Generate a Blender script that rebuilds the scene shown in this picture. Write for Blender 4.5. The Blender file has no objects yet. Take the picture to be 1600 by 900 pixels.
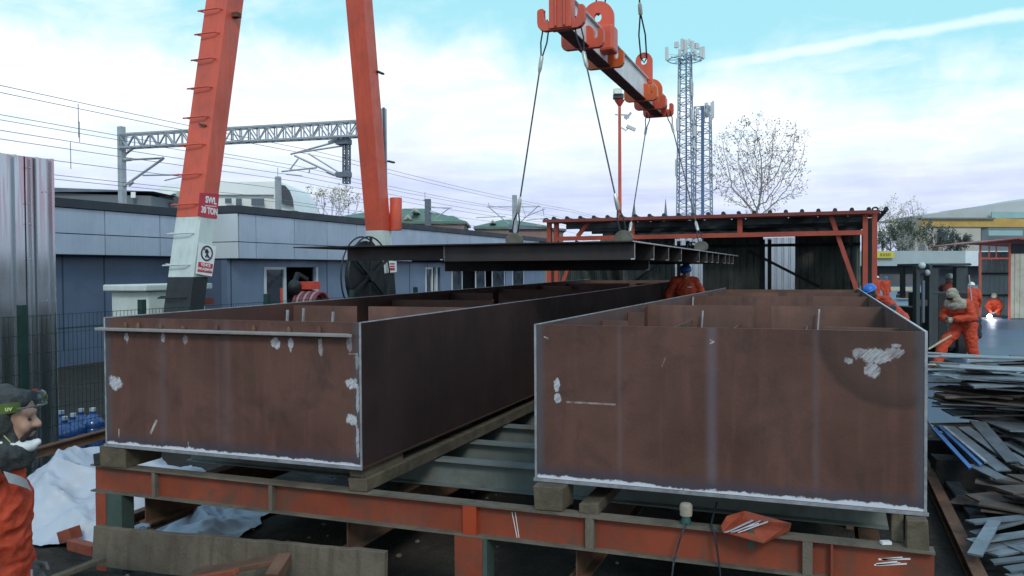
import bpy, bmesh, math, random
import numpy as np
from mathutils import Vector, Matrix, noise as mnoise
R = math.radians
random.seed(7)
SC = bpy.context.scene
COL = SC.collection
V = Vector

# ------------------------------------------------------------------ camera
CAM_H = 2.35
F_PX, YAW, PITCH, ROLL = 1284.7, 0.3653, -0.0216, -0.0061
_r = V((math.cos(YAW), math.sin(YAW), 0)); _h = V((-math.sin(YAW), math.cos(YAW), 0)); _z = V((0, 0, 1))
FWD = (_h * math.cos(PITCH) + _z * math.sin(PITCH))
_u = (_z * math.cos(PITCH) - _h * math.sin(PITCH))
RGT = _r * math.cos(ROLL) + _u * math.sin(ROLL)
UPV = _u * math.cos(ROLL) - _r * math.sin(ROLL)
EYE = V((0, 0, CAM_H))
cam = bpy.data.cameras.new('camera'); cam_o = bpy.data.objects.new('camera', cam); COL.objects.link(cam_o)
cam.sensor_width = 36; cam.lens = 36 * F_PX / 1600; cam.clip_start = .05; cam.clip_end = 3000
cam_o.matrix_world = Matrix(((RGT.x, UPV.x, -FWD.x, EYE.x), (RGT.y, UPV.y, -FWD.y, EYE.y), (RGT.z, UPV.z, -FWD.z, EYE.z), (0, 0, 0, 1)))
SC.camera = cam_o

def at(px, py, X=None, Y=None, Z=None, D=None):
    """the point seen at a place of the photograph, at a known depth, wall or height"""
    d = FWD + RGT * ((px - 800) / F_PX) - UPV * ((py - 450) / F_PX)
    if X is not None: t = X / d.x
    elif Y is not None: t = Y / d.y
    elif Z is not None: t = (Z - CAM_H) / d.z
    else: t = D
    return EYE + d * t

# ------------------------------------------------------------------ node helpers
class NT:
    def __init__(s, tree): s.t = tree
    def n(s, ty, **kw):
        nd = s.t.nodes.new(ty)
        for k, v in kw.items(): setattr(nd, k, v)
        return nd
    def put(s, sock, v):
        if isinstance(v, bpy.types.NodeSocket): s.t.links.new(v, sock)
        elif isinstance(v, (tuple, list)) and len(v) == 3 and sock.type == 'RGBA': sock.default_value = (*v, 1)
        else: sock.default_value = v
    def math(s, op, a, b=0.0, c=0.0, clamp=False):
        nd = s.n('ShaderNodeMath', operation=op, use_clamp=clamp)
        s.put(nd.inputs[0], a); s.put(nd.inputs[1], b); s.put(nd.inputs[2], c); return nd.outputs[0]
    def vmath(s, op, a, b=(0, 0, 0)):
        nd = s.n('ShaderNodeVectorMath', operation=op); s.put(nd.inputs[0], a); s.put(nd.inputs[1], b)
        return nd.outputs['Value'] if op in ('DOT_PRODUCT', 'LENGTH', 'DISTANCE') else nd.outputs[0]
    def noise(s, vec, scale, detail=4, rough=.55, dist=0):
        nd = s.n('ShaderNodeTexNoise'); s.put(nd.inputs['Vector'], vec)
        nd.inputs['Scale'].default_value = scale; nd.inputs['Detail'].default_value = detail
        nd.inputs['Roughness'].default_value = rough; nd.inputs['Distortion'].default_value = dist
        return nd.outputs[0]
    def mr(s, v, a, b, c=0.0, d=1.0, smooth=False):
        nd = s.n('ShaderNodeMapRange', clamp=True)
        if smooth: nd.interpolation_type = 'SMOOTHSTEP'
        for i, x in enumerate((v, a, b, c, d)): s.put(nd.inputs[i], x)
        return nd.outputs[0]
    def mix(s, f, a, b, blend='MIX'):
        nd = s.n('ShaderNodeMix', data_type='RGBA', blend_type=blend)
        s.put(nd.inputs[0], f); s.put(nd.inputs[6], a); s.put(nd.inputs[7], b); return nd.outputs[2]
    def sep(s, v):
        nd = s.n('ShaderNodeSeparateXYZ'); s.put(nd.inputs[0], v); return nd.outputs
    def comb(s, x, y, z):
        nd = s.n('ShaderNodeCombineXYZ'); s.put(nd.inputs[0], x); s.put(nd.inputs[1], y); s.put(nd.inputs[2], z); return nd.outputs[0]
    def pos(s): return s.n('ShaderNodeNewGeometry').outputs['Position']

MATS = {}
def new_mat(name):
    m = bpy.data.materials.new(name); m.use_nodes = True; t = m.node_tree
    for nd in list(t.nodes): t.nodes.remove(nd)
    k = NT(t); out = k.n('ShaderNodeOutputMaterial'); b = k.n('ShaderNodeBsdfPrincipled')
    t.links.new(b.outputs[0], out.inputs[0]); MATS[name] = m
    return m, k, b

def bump(k, b, h, strength, dist=.02):
    nd = k.n('ShaderNodeBump'); nd.inputs['Strength'].default_value = strength; nd.inputs['Distance'].default_value = dist
    k.put(nd.inputs['Height'], h); k.put(b.inputs['Normal'], nd.outputs[0])

def mat(name, base, rough=.6, metal=0.0, var=.25, vs=2.5, dirt=None, dcol=(.06, .05, .04), ds=1.6, streak=0.0, bmp=0.0, bs=30, spec=.5, island=0.0):
    """painted / raw surface: uneven base colour, dirt patches with a shape of their own, vertical run marks, bump"""
    m, k, b = new_mat(name); p = k.pos()
    n1 = k.noise(p, vs, 5, .6)
    lo = tuple(c * (1 - var) for c in base); hi = tuple(min(1, c * (1 + var)) for c in base)
    c = k.mix(k.mr(n1, .3, .7), lo, hi)
    if island:
        rnd = k.n('ShaderNodeObjectInfo').outputs['Random']
        c = k.mix(1.0, c, k.mix(rnd, (1 - island,) * 3, (1 + island,) * 3), 'MULTIPLY')
    if streak:
        sv = k.vmath('MULTIPLY', p, (7, 7, .35)); n2 = k.noise(sv, 2.0, 4, .6)
        c = k.mix(k.math('MULTIPLY', k.mr(n2, .48, .72), streak), c, dcol)
    if dirt:
        n3 = k.noise(p, ds, 6, .68, .4)
        c = k.mix(k.math('MULTIPLY', k.mr(n3, .5, .68), dirt), c, dcol)
    k.put(b.inputs['Base Color'], c)
    rn = k.noise(p, vs * 3, 3)
    k.put(b.inputs['Roughness'], k.mr(rn, .3, .7, max(.02, rough - .1), min(1, rough + .1)))
    b.inputs['Metallic'].default_value = metal
    b.inputs['Specular IOR Level'].default_value = spec
    if bmp: bump(k, b, k.noise(p, bs, 4, .6), bmp)
    return m

# ------------------------------------------------------------------ mesh helpers
ORG = {}
class MB:
    def __init__(s): s.v = []; s.f = []; s.m = []; s.cur = 0
    def face(s, idx): s.f.append(tuple(idx)); s.m.append(s.cur)
    def add(s, pts):
        i = len(s.v); s.v += [V(p) for p in pts]; return i
    def poly(s, pts):
        i = s.add(pts); s.face(range(i, i + len(pts)))
    def hexa(s, a, b):           # two matching quads -> closed box
        i = s.add(list(a) + list(b))
        for q in ((3, 2, 1, 0), (4, 5, 6, 7), (0, 1, 5, 4), (1, 2, 6, 5), (2, 3, 7, 6), (3, 0, 4, 7)): s.face([i + k for k in q])
        return s
    def box(s, c, d, rz=0.0, rx=0.0, ry=0.0, jit=0.0):
        M = Matrix.Rotation(rz, 3, 'Z') @ Matrix.Rotation(ry, 3, 'Y') @ Matrix.Rotation(rx, 3, 'X')
        c = V(c); x, y, z = d[0] / 2, d[1] / 2, d[2] / 2
        j = lambda: V((random.uniform(-jit, jit), random.uniform(-jit, jit), random.uniform(-jit, jit))) if jit else V((0, 0, 0))
        P = lambda a, b_, e: c + M @ (V((a * x, b_ * y, e * z)) + j())
        return s.hexa([P(-1, -1, -1), P(1, -1, -1), P(1, 1, -1), P(-1, 1, -1)], [P(-1, -1, 1), P(1, -1, 1), P(1, 1, 1), P(-1, 1, 1)])
    def lim(s, x0, x1, y0, y1, z0, z1): return s.box(((x0 + x1) / 2, (y0 + y1) / 2, (z0 + z1) / 2), (abs(x1 - x0), abs(y1 - y0), abs(z1 - z0)))
    def bar(s, p, q, w, h=None, up=(0, 0, 1), w2=None, h2=None):
        p, q = V(p), V(q); h = h or w; w2 = w2 or w; h2 = h2 or h
        a = (q - p).normalized(); u = V(up)
        if abs(a.dot(u)) > .98: u = V((0, 1, 0)) if abs(a.y) < .9 else V((1, 0, 0))
        x = a.cross(u).normalized(); y = x.cross(a).normalized()
        f = lambda o, ww, hh: [o - x * ww / 2 - y * hh / 2, o + x * ww / 2 - y * hh / 2, o + x * ww / 2 + y * hh / 2, o - x * ww / 2 + y * hh / 2]
        return s.hexa(f(p, w, h), f(q, w2, h2))
    def tube(s, pts, r, n=8, closed=False):
        pts = [V(p) for p in pts]; rr = r if isinstance(r, (list, tuple)) else [r] * len(pts)
        L = len(pts); base = len(s.v); px = None
        for i, p in enumerate(pts):
            a = (pts[(i + 1) % L] - pts[i - 1]) if closed else (pts[min(i + 1, L - 1)] - pts[max(i - 1, 0)])
            a = a.normalized() if a.length > 1e-9 else V((0, 0, 1))
            if px is None:
                u = V((0, 0, 1)) if abs(a.z) < .9 else V((1, 0, 0)); x = a.cross(u).normalized()
            else:
                x = px - a * px.dot(a); x = x.normalized() if x.length > 1e-6 else a.orthogonal().normalized()
            px = x; y = a.cross(x)
            for k in range(n):
                t = 2 * math.pi * k / n; s.v.append(p + (x * math.cos(t) + y * math.sin(t)) * rr[i])
        for i in range(L if closed else L - 1):
            for k in range(n):
                A, B = base + i * n, base + ((i + 1) % L) * n
                s.face((A + k, A + (k + 1) % n, B + (k + 1) % n, B + k))
        if not closed:
            s.face([base + k for k in range(n)][::-1]); s.face([base + (L - 1) * n + k for k in range(n)])
        return s
    def prism(s, pts, vec):
        pts = [V(p) for p in pts]; vec = V(vec); n = len(pts)
        i = s.add(pts + [p + vec for p in pts])
        s.face([i + k for k in range(n)][::-1]); s.face([i + n + k for k in range(n)])
        for k in range(n): s.face((i + k, i + (k + 1) % n, i + n + (k + 1) % n, i + n + k))
        return s
    def ball(s, c, r, n=12, m=8, M=None):
        c = V(c); r = V(r) if not isinstance(r, (int, float)) else V((r, r, r)); base = len(s.v)
        g = lambda q: c + (M @ q if M else q)
        s.v.append(g(V((0, 0, r.z))))
        for j in range(1, m):
            t = math.pi * j / m
            for k in range(n):
                a = 2 * math.pi * k / n
                s.v.append(g(V((r.x * math.sin(t) * math.cos(a), r.y * math.sin(t) * math.sin(a), r.z * math.cos(t)))))
        s.v.append(g(V((0, 0, -r.z)))); e = len(s.v) - 1
        for k in range(n):
            s.face((base, base + 1 + k, base + 1 + (k + 1) % n))
            s.face((e, e - n + (k + 1) % n, e - n + k))
            for j in range(m - 2):
                A = base + 1 + j * n; s.face((A + k, A + n + k, A + n + (k + 1) % n, A + (k + 1) % n))
        return s
    def grid(s, rows):
        nr, nc = len(rows), len(rows[0]); i = s.add([p for r in rows for p in r])
        for a in range(nr - 1):
            for b in range(nc - 1):
                s.face((i + a * nc + b, i + a * nc + b + 1, i + (a + 1) * nc + b + 1, i + (a + 1) * nc + b))
        return s
    def mesh(s, name, mats, org, smooth=None):
        me = bpy.data.meshes.new(name); me.from_pydata([tuple(p - org) for p in s.v], [], s.f)
        for m in (mats if isinstance(mats, (list, tuple)) else [mats]): me.materials.append(m if not isinstance(m, str) else MATS[m])
        me.polygons.foreach_set('material_index', s.m)
        bm = bmesh.new(); bm.from_mesh(me); bmesh.ops.recalc_face_normals(bm, faces=bm.faces); bm.to_mesh(me); bm.free()
        if smooth:
            me.polygons.foreach_set('use_smooth', [True] * len(me.polygons)); me.set_sharp_from_angle(angle=R(smooth))
        return me
    def build(s, name, mats, parent=None, origin=None, smooth=None, bevel=0.0):
        if parent is not None: org = ORG[parent]
        elif origin is not None: org = V(origin)
        else:
            xs = [p.x for p in s.v]; ys = [p.y for p in s.v]; zs = [p.z for p in s.v]
            org = V(((min(xs) + max(xs)) / 2, (min(ys) + max(ys)) / 2, min(zs)))
        o = bpy.data.objects.new(name, s.mesh(name, mats, org, smooth)); COL.objects.link(o); ORG[o] = org
        if parent is not None: o.parent = parent
        else: o.location = org
        if bevel:
            bv = o.modifiers.new('bevel', 'BEVEL'); bv.width = bevel; bv.segments = 2; bv.limit_method = 'ANGLE'; bv.angle_limit = R(40)
        return o

def tag(o, label, cat, group=None):
    o['label'] = label; o['category'] = cat
    if group: o['group'] = group
    return o
def thing(name, label, cat, loc, group=None):
    o = bpy.data.objects.new(name, None); COL.objects.link(o); o.location = V(loc); o.empty_display_size = .1
    ORG[o] = V(loc); return tag(o, label, cat, group)
def structure(o): o['kind'] = 'structure'; return o
def stuff(o, label=None, cat=None):
    o['kind'] = 'stuff'
    if label: o['label'] = label; o['category'] = cat
    return o
def dup(o, loc=None, rz=None, label=None):
    """a copy of a thing with copies of its parts and sub-parts"""
    c = o.copy(); COL.objects.link(c)
    if loc is not None: c.location = V(loc)
    if rz is not None: c.rotation_euler = (0, 0, rz)
    if label: c['label'] = label
    for ch in list(o.children):
        k = ch.copy(); COL.objects.link(k); k.parent = c
        for g in list(ch.children):
            q = g.copy(); COL.objects.link(q); q.parent = k
    return c
def text_mesh(body, size, origin, xdir, updir, mat_, name, parent, offset=0.0, extrude=.002, align='CENTER', sx=1.0, shear=0.0):
    cu = bpy.data.curves.new('lettering', 'FONT'); cu.body = body; cu.size = size; cu.offset = offset; cu.extrude = extrude
    cu.align_x = align; cu.align_y = 'CENTER'; cu.resolution_u = 3; cu.shear = shear
    t = bpy.data.objects.new('lettering', cu); COL.objects.link(t)
    dg = bpy.context.evaluated_depsgraph_get(); me = bpy.data.meshes.new_from_object(t.evaluated_get(dg))
    bpy.data.objects.remove(t); x = V(xdir).normalized(); u = V(updir); z = x.cross(u).normalized(); u = z.cross(x)
    M = Matrix(((x.x, u.x, z.x, 0), (x.y, u.y, z.y, 0), (x.z, u.z, z.z, 0), (0, 0, 0, 1)))
    org = ORG[parent]
    me.transform(Matrix.Translation(V(origin) - org) @ M @ Matrix.Diagonal((sx, 1, 1, 1)))
    me.materials.clear(); me.materials.append(MATS[mat_])
    o = bpy.data.objects.new(name, me); COL.objects.link(o); o.parent = parent; ORG[o] = org
    return o
def ibeam(mb, p, q, h, w, tf=.012, tw=.01):
    """I section running from p to q, p and q on the centre line"""
    p, q = V(p), V(q); z = V((0, 0, 1))
    mb.bar(p + z * (h / 2 - tf / 2), q + z * (h / 2 - tf / 2), w, tf)
    mb.bar(p - z * (h / 2 - tf / 2), q - z * (h / 2 - tf / 2), w, tf)
    mb.bar(p, q, tw, h - 2 * tf)
def lattice(mb, p, q, side, up, n, r=.04, rb=.025, taper=1.0):
    """square lattice girder / tower from p to q; side and up give the half section"""
    p, q, side, up = V(p), V(q), V(side), V(up)
    cs = [(-1, -1), (1, -1), (1, 1), (-1, 1)]
    pt = lambda i, c: p.lerp(q, i / n) + (side * c[0] + up * c[1]) * (1 + (taper - 1) * i / n)
    for c in cs: mb.bar(pt(0, c), pt(n, c), r * 2)
    for i in range(n + 1):
        for a in range(4):
            mb.bar(pt(i, cs[a]), pt(i, cs[(a + 1) % 4]), rb * 1.6)
            if i < n:
                A, B = (a, (a + 1) % 4) if (i % 2 == 0) else ((a + 1) % 4, a)
                mb.bar(pt(i, cs[A]), pt(i + 1, cs[B]), rb * 1.6)
# ------------------------------------------------------------------ materials
mat('brown_plate', (.08, .036, .028), .62, 0, .3, 1.3, dirt=.5, dcol=(.06, .036, .03), ds=1.1, streak=.35, bmp=.08, bs=60)
mat('brown_inner', (.15, .07, .052), .62, 0, .35, 1.7, dirt=.6, dcol=(.07, .05, .045), ds=2.2, streak=.4, bmp=.08, bs=60)
mat('dark_shaded_side', (.034, .019, .018), .85, 0, .3, 1.0, dirt=.5, dcol=(.06, .03, .026), ds=1.2, streak=.25, spec=.2)  # dark mill scale, with the shade between the boxes put into the colour
mat('dark_plate', (.03, .024, .025), .55, .2, .35, 1.2, dirt=.5, dcol=(.075, .045, .038), ds=1.5, streak=.2)
mat('bare_edge', (.5, .5, .52), .38, .7, .25, 9)
mat('trestle_orange', (.25, .046, .018), .65, 0, .3, 2.2, dirt=.95, dcol=(.10, .055, .036), ds=2.4, streak=.45, bmp=.1, bs=50)
mat('trestle_bright', (.36, .05, .016), .5, 0, .15, 3)
mat('trestle_dirty', (.14, .112, .085), .85, 0, .35, 3, dirt=.8, dcol=(.07, .055, .042), ds=5, bmp=.3, bs=60)
mat('trestle_green', (.045, .07, .06), .7, 0, .3, 4)
mat('grey_steel', (.19, .215, .205), .5, .1, .25, 1.5, dirt=.7, dcol=(.1, .085, .065), ds=2, streak=.2)
mat('timber', (.11, .085, .055), .85, 0, .4, 6, dirt=.6, dcol=(.05, .04, .03), ds=7, bmp=.35, bs=50)
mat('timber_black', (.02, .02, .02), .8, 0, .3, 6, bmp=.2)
mat('crane_red', (.68, .1, .052), .45, 0, .16, 1.2, dirt=.5, dcol=(.36, .075, .05), ds=1.6, streak=.45, bmp=.05, bs=30)
mat('crane_orange', (.66, .12, .03), .4, 0, .15, 2, dirt=.45, dcol=(.45, .17, .05), ds=3)
mat('crane_grey', (.62, .68, .66), .5, 0, .1, 1.5, dirt=.3, dcol=(.3, .32, .3), ds=2.5, streak=.25)
mat('crane_black', (.018, .02, .024), .55, 0, .3, 3)
mat('spreader_white', (.74, .7, .7), .5, 0, .12, 3, dirt=.4, dcol=(.4, .34, .33), ds=5)
mat('spreader_maroon', (.12, .025, .025), .55, 0, .3, 3)
mat('wire_rope', (.09, .09, .085), .55, .5, .3, 20)
mat('rope_dark', (.02, .024, .035), .6, .2, .2, 20)
mat('ferrule', (.5, .5, .47), .42, .5, .2, 20)
mat('panel_blue', (.4, .46, .55), .38, .25, .1, .5, dirt=.25, dcol=(.2, .25, .34), ds=.8, streak=.15, island=.06)
mat('panel_pale', (.66, .7, .72), .4, .2, .08, .6)
mat('panel_dark', (.1, .135, .21), .45, .15, .15, .5, dirt=.3, dcol=(.055, .08, .12), ds=.9)
mat('joint_dark', (.03, .045, .075), .6)
mat('roof_trim', (.022, .028, .04), .5, 0, .25, 1.5)
mat('frame_white', (.55, .58, .62), .4, 0, .08, 3)
mat('glass_dark', (.02, .028, .04), .08, 0, .2, 1, spec=.7)
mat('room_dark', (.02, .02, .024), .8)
mat('red_paint', (.6, .07, .045), .45, 0, .15, 6)
mat('white_paint', (.8, .8, .8), .5, 0, .06, 9)
mat('sign_red', (.5, .03, .05), .5)
mat('sign_black', (.025, .02, .03), .5)
mat('sign_yellow', (.6, .5, .06), .5, 0, .1, 5)
mat('sign_olive', (.27, .22, .03), .5)
mat('fence_green', (.012, .035, .03), .5, 0, .2, 3)
mat('cabinet_white', (.58, .62, .58), .55, 0, .1, 4, dirt=.3, dcol=(.35, .36, .3), ds=4)
mat('mast_grey', (.42, .44, .47), .5, .3, .2, 1.5)
mat('mast_dark', (.16, .18, .22), .5, .3, .2, 1.5)
mat('tower_steel', (.28, .33, .41), .5, .3, .3, .4)
mat('tower_blue', (.1, .16, .28), .5, .2, .2, .4)
mat('antenna_white', (.6, .62, .63), .5, 0, .1, 2)
mat('overhead_line', (.22, .24, .27), .6, .3)
mat('far_grey', (.17, .19, .21), .7, 0, .1, .1)
mat('far_white', (.86, .86, .84), .7, 0, .06, .2)
mat('far_cream', (.48, .44, .38), .8, 0, .1, .2)
mat('far_brick', (.26, .17, .15), .85, 0, .15, .3)
mat('far_window', (.1, .125, .16), .3, 0, .2, .3)
mat('roof_green', (.12, .19, .145), .7, 0, .15, .3, dirt=.3, dcol=(.16, .2, .14), ds=.4)
mat('roof_teal', (.3, .46, .46), .6, 0, .1, .2)
mat('roof_hazed', (.48, .5, .5), .95, 0, .2, .03, dirt=.5, dcol=(.32, .35, .31), ds=.05)  # distance haze is mixed into this roof colour
mat('crane_yellow', (.55, .34, .09), .6, 0, .15, .3, dirt=.5, dcol=(.4, .22, .06), ds=.5, streak=.4)
mat('shed_orange', (.5, .085, .045), .55, 0, .2, 1.5, dirt=.4, dcol=(.26, .055, .04), ds=2.4, streak=.3)
mat('shed_roof', (.05, .045, .045), .6, .2, .3, 1.5)
mat('shed_roof_red', (.28, .06, .045), .55, 0, .25, 2, dirt=.5, dcol=(.12, .05, .045), ds=3)
mat('shed_wall', (.17, .195, .175), .7, 0, .25, .9, dirt=.4, dcol=(.04, .04, .035), ds=1.6, streak=.5)
mat('brace_dark', (.025, .027, .032), .6)
mat('beige_sheet', (.5, .47, .39), .6, 0, .12, 1.2, dirt=.5, dcol=(.3, .24, .16), ds=1.8, streak=.35)
mat('bark', (.2, .17, .15), .9, 0, .3, 8)
mat('bark_pale', (.42, .39, .38), .9, 0, .3, 3)
mat('leaf_brown', (.3, .22, .2), .8, 0, .4, 3)
mat('leaf_dry', (.44, .4, .27), .85, 0, .35, 1.5)
mat('leaf_green', (.06, .085, .05), .8, 0, .4, .8)
mat('leaf_dark', (.05, .065, .055), .8, 0, .4, .8)
mat('suit_orange', (.52, .055, .018), .75, 0, .2, 7, dirt=.3, dcol=(.42, .05, .02), ds=5, bmp=.5, bs=16)
mat('suit_faded', (.46, .06, .03), .78, 0, .2, 7, dirt=.35, dcol=(.33, .06, .035), ds=5, bmp=.5, bs=18)
mat('skin', (.42, .24, .17), .55, 0, .1, 20)
mat('hair_dark', (.022, .018, .016), .8, 0, .3, 60, bmp=.5, bs=200)
mat('boot_dark', (.02, .019, .018), .6)
mat('glove_grey', (.12, .12, .12), .85, 0, .3, 20, bmp=.4, bs=80)
mat('glove_tan', (.36, .31, .22), .85, 0, .3, 20, bmp=.4, bs=80)
mat('helmet_blue', (.02, .13, .5), .35)
mat('helmet_white', (.75, .75, .72), .35)
mat('hood_beige', (.36, .33, .26), .9, 0, .2, 14, bmp=.5, bs=40)
mat('hood_grey', (.042, .046, .045), .85, 0, .35, 25, bmp=.5, bs=60)
mat('cloth_navy', (.03, .04, .06), .85, 0, .3, 12, bmp=.4, bs=30)
mat('strap_lime', (.085, .14, .03), .6, 0, .2, 30)
mat('strap_yellow', (.6, .6, .25), .6)
mat('mask_white', (.72, .72, .72), .75, 0, .05, 30, bmp=.2, bs=90)
mat('reflective_grey', (.42, .43, .44), .4, .2, .15, 30)
mat('zip_grey', (.4, .36, .42), .4, .3)
mat('eye_dark', (.02, .015, .012), .2)
mat('forklift_grey', (.045, .055, .06), .5, 0, .25, 2, dirt=.4, dcol=(.06, .06, .055), ds=3)
mat('forklift_black', (.012, .013, .015), .55)
mat('tyre', (.015, .015, .016), .85)
mat('lamp_pale', (.6, .66, .6), .4)
mat('scrap_steel', (.2, .225, .25), .42, .45, .3, 2.5, dirt=.5, dcol=(.1, .09, .085), ds=3.5, island=.3, bmp=.06, bs=40)
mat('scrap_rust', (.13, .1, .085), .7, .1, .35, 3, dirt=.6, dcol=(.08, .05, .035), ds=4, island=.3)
mat('scrap_timber', (.5, .43, .3), .8, 0, .2, 5)
mat('scrap_blue', (.1, .2, .42), .3, .6, .3, 3)
mat('board_dirty', (.14, .112, .08), .85, 0, .35, 1.6, dirt=.8, dcol=(.075, .05, .035), ds=2.6, streak=.75, bmp=.3, bs=40)
mat('rust_steel', (.14, .07, .04), .8, .1, .4, 4, dirt=.7, dcol=(.06, .045, .035), ds=5, bmp=.3, bs=60)
mat('orange_chip', (.24, .055, .028), .7, 0, .3, 6, dirt=.6, dcol=(.13, .07, .045), ds=7)
mat('tarp', (.46, .5, .57), .5, 0, .06, 3, dirt=.3, dcol=(.42, .45, .5), ds=2.5, bmp=.15, bs=12)
mat('jug_blue', (.03, .09, .28), .12, 0, .2, 5, spec=.8)
mat('hose_red', (.2, .03, .04), .5, 0, .15, 8)
mat('hose_white', (.32, .22, .24), .5)
mat('electrode', (.55, .56, .6), .35, .6)
mat('tool_tan', (.32, .27, .21), .6, 0, .2, 20)
mat('tool_green', (.02, .07, .065), .5)
mat('stone', (.15, .135, .115), .9, 0, .4, 20)

# galvanised corrugated sheet with old red paint towards its top
m, k, b = new_mat('galv_sheet'); p = k.pos(); x, y, z = k.sep(p)
st = k.noise(k.vmath('MULTIPLY', p, (9, 9, .5)), 2, 4, .6)
c = k.mix(k.mr(st, .2, .8), (.52, .56, .6), (.6, .64, .67))
pk = k.math('MULTIPLY', k.mr(z, 2.45, 3.1), k.mr(k.noise(k.vmath('MULTIPLY', p, (4.5, 4.5, .25)), 3.1, 3), .47, .56))
c = k.mix(k.math('MULTIPLY', pk, .55), c, (.52, .26, .3)); k.put(b.inputs['Base Color'], c)
k.put(b.inputs['Roughness'], k.mr(st, .2, .8, .2, .3)); b.inputs['Metallic'].default_value = .95
# translucent roof-light sheet
m, k, b = new_mat('rooflight_sheet'); p = k.pos()
k.put(b.inputs['Base Color'], k.mix(k.mr(k.noise(k.vmath('MULTIPLY', p, (6, 6, .6)), 2), .35, .65), (.55, .66, .7), (.8, .85, .86)))
b.inputs['Roughness'].default_value = .5; b.inputs['Transmission Weight'].default_value = .75
# clear goggles
m, k, b = new_mat('clear_visor'); b.inputs['Base Color'].default_value = (.72, .77, .8, 1); b.inputs['Roughness'].default_value = 0; b.inputs['Transmission Weight'].default_value = 1; b.inputs['IOR'].default_value = 1.25
m, k, b = new_mat('cab_glass'); b.inputs['Base Color'].default_value = (.75, .82, .86, 1); b.inputs['Roughness'].default_value = 0
b.inputs['Transmission Weight'].default_value = 1; b.inputs['IOR'].default_value = 1.3
# the welder's arc
m, k, b = new_mat('arc_light'); b.inputs['Emission Color'].default_value = (.8, .88, 1, 1); b.inputs['Emission Strength'].default_value = 30
# wet mud and wet asphalt
m, k, b = new_mat('mud'); p = k.pos(); n1 = k.noise(p, 1.1, 8, .65, .5); n2 = k.noise(p, 9, 5, .65); n3 = k.noise(p, 34, 3, .6)
c = k.mix(k.mr(n1, .35, .65), (.015, .013, .011), (.042, .035, .028)); c = k.mix(k.math('MULTIPLY', k.mr(n2, .52, .7), .7), c, (.055, .048, .04))
k.put(b.inputs['Base Color'], c); k.put(b.inputs['Roughness'], k.mr(n1, .36, .5, .6, .95)); b.inputs['Specular IOR Level'].default_value = .3
h = k.math('ADD', k.math('MULTIPLY', n2, 1.0), k.math('MULTIPLY', n3, .5)); bump(k, b, h, .8, .05)
m, k, b = new_mat('asphalt_wet'); p = k.pos(); n1 = k.noise(p, .35, 6, .6, .6); n2 = k.noise(p, 60, 2)
k.put(b.inputs['Base Color'], k.mix(k.mr(n1, .35, .65), (.05, .08, .125), (.085, .12, .175)))  # the bluish base colour holds the sky's reflection on the road
k.put(b.inputs['Roughness'], k.mr(n1, .38, .62, .36, .5)); bump(k, b, n2, .06, .01)

# ------------------------------------------------------------------ world: daylight sky with cloud banks
w = bpy.data.worlds.new('World'); SC.world = w; w.use_nodes = True; t = w.node_tree
for nd in list(t.nodes): t.nodes.remove(nd)
k = NT(t); out = k.n('ShaderNodeOutputWorld'); bg = k.n('ShaderNodeBackground'); t.links.new(bg.outputs[0], out.inputs[0])
SUN_EL, SUN_AZ = R(36), math.atan2(-.8, .5)      # direction towards the sun: behind the camera, to the left
sky = k.n('ShaderNodeTexSky', sky_type='NISHITA'); sky.sun_disc = False; sky.sun_elevation = SUN_EL
sky.sun_rotation = math.atan2(.5, -.8); sky.air_density = 1.2; sky.dust_density = 1.5; sky.ozone_density = 1.2
bg.inputs['Strength'].default_value = .15
d = k.n('ShaderNodeTexCoord').outputs['Generated']; dx, dy, dz = k.sep(d); el = k.math('MAXIMUM', dz, 0.0)
blue = k.mix(1.0, sky.outputs[0], (.62, 1.12, .93), 'MULTIPLY')
cyan = k.mix(k.mr(dz, .3, .7), (2.4, 4.6, 5.25), (1.9, 3.6, 5.4))
blue = k.mix(.88, blue, cyan)
den = k.math('ADD', el, .10); P = k.comb(k.math('DIVIDE', dx, den), k.math('DIVIDE', dy, den), 0.0)
P2 = k.vmath('ADD', P, (3.1, 7.7, 0))
big = k.noise(P2, .62, 7, .58, .35); fine = k.noise(P2, 1.9, 7, .6, .5)
wob = k.noise(d, 5.0, 5, .6)
right = k.vmath('DOT_PRODUCT', d, tuple(_r)); fwd = k.vmath('DOT_PRODUCT', d, tuple(_h)); az = k.math('DIVIDE', right, k.math('MAXIMUM', fwd, .05))
top = k.mr(az, -.62, .62, .31, .245)               # the cloud bank stands higher towards the left
bank = k.mr(k.math('ADD', dz, k.math('MULTIPLY', k.math('SUBTRACT', wob, .5), .22)), top, k.math('SUBTRACT', top, .085), smooth=True)
wisp = k.math('MULTIPLY', k.mr(k.math('ADD', k.math('MULTIPLY', big, .6), k.math('MULTIPLY', fine, .4)), .47, .64, smooth=True), .8)
hole = k.math('MULTIPLY', k.mr(k.noise(k.vmath('MULTIPLY', d, (3, 3, 16)), 2.2, 5, .6), .52, .68, smooth=True), .22)
cl = k.math('MAXIMUM', k.math('MULTIPLY', bank, k.math('SUBTRACT', 1.0, hole)), wisp)
white = k.mix(k.mr(fine, .3, .62), (6.6, 6.7, 6.9), (5.2, 5.9, 6.4))
c = k.mix(cl, blue, white)
lav = k.mix(k.mr(k.noise(k.vmath('MULTIPLY', d, (2, 2, 18)), 2.0, 5, .6), .38, .62), (3.3, 3.75, 5.3), (4.4, 4.85, 5.7))
c = k.mix(k.mr(k.math('ADD', dz, k.math('MULTIPLY', k.math('SUBTRACT', wob, .5), .13)), .185, .065, smooth=True), c, lav)
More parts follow.
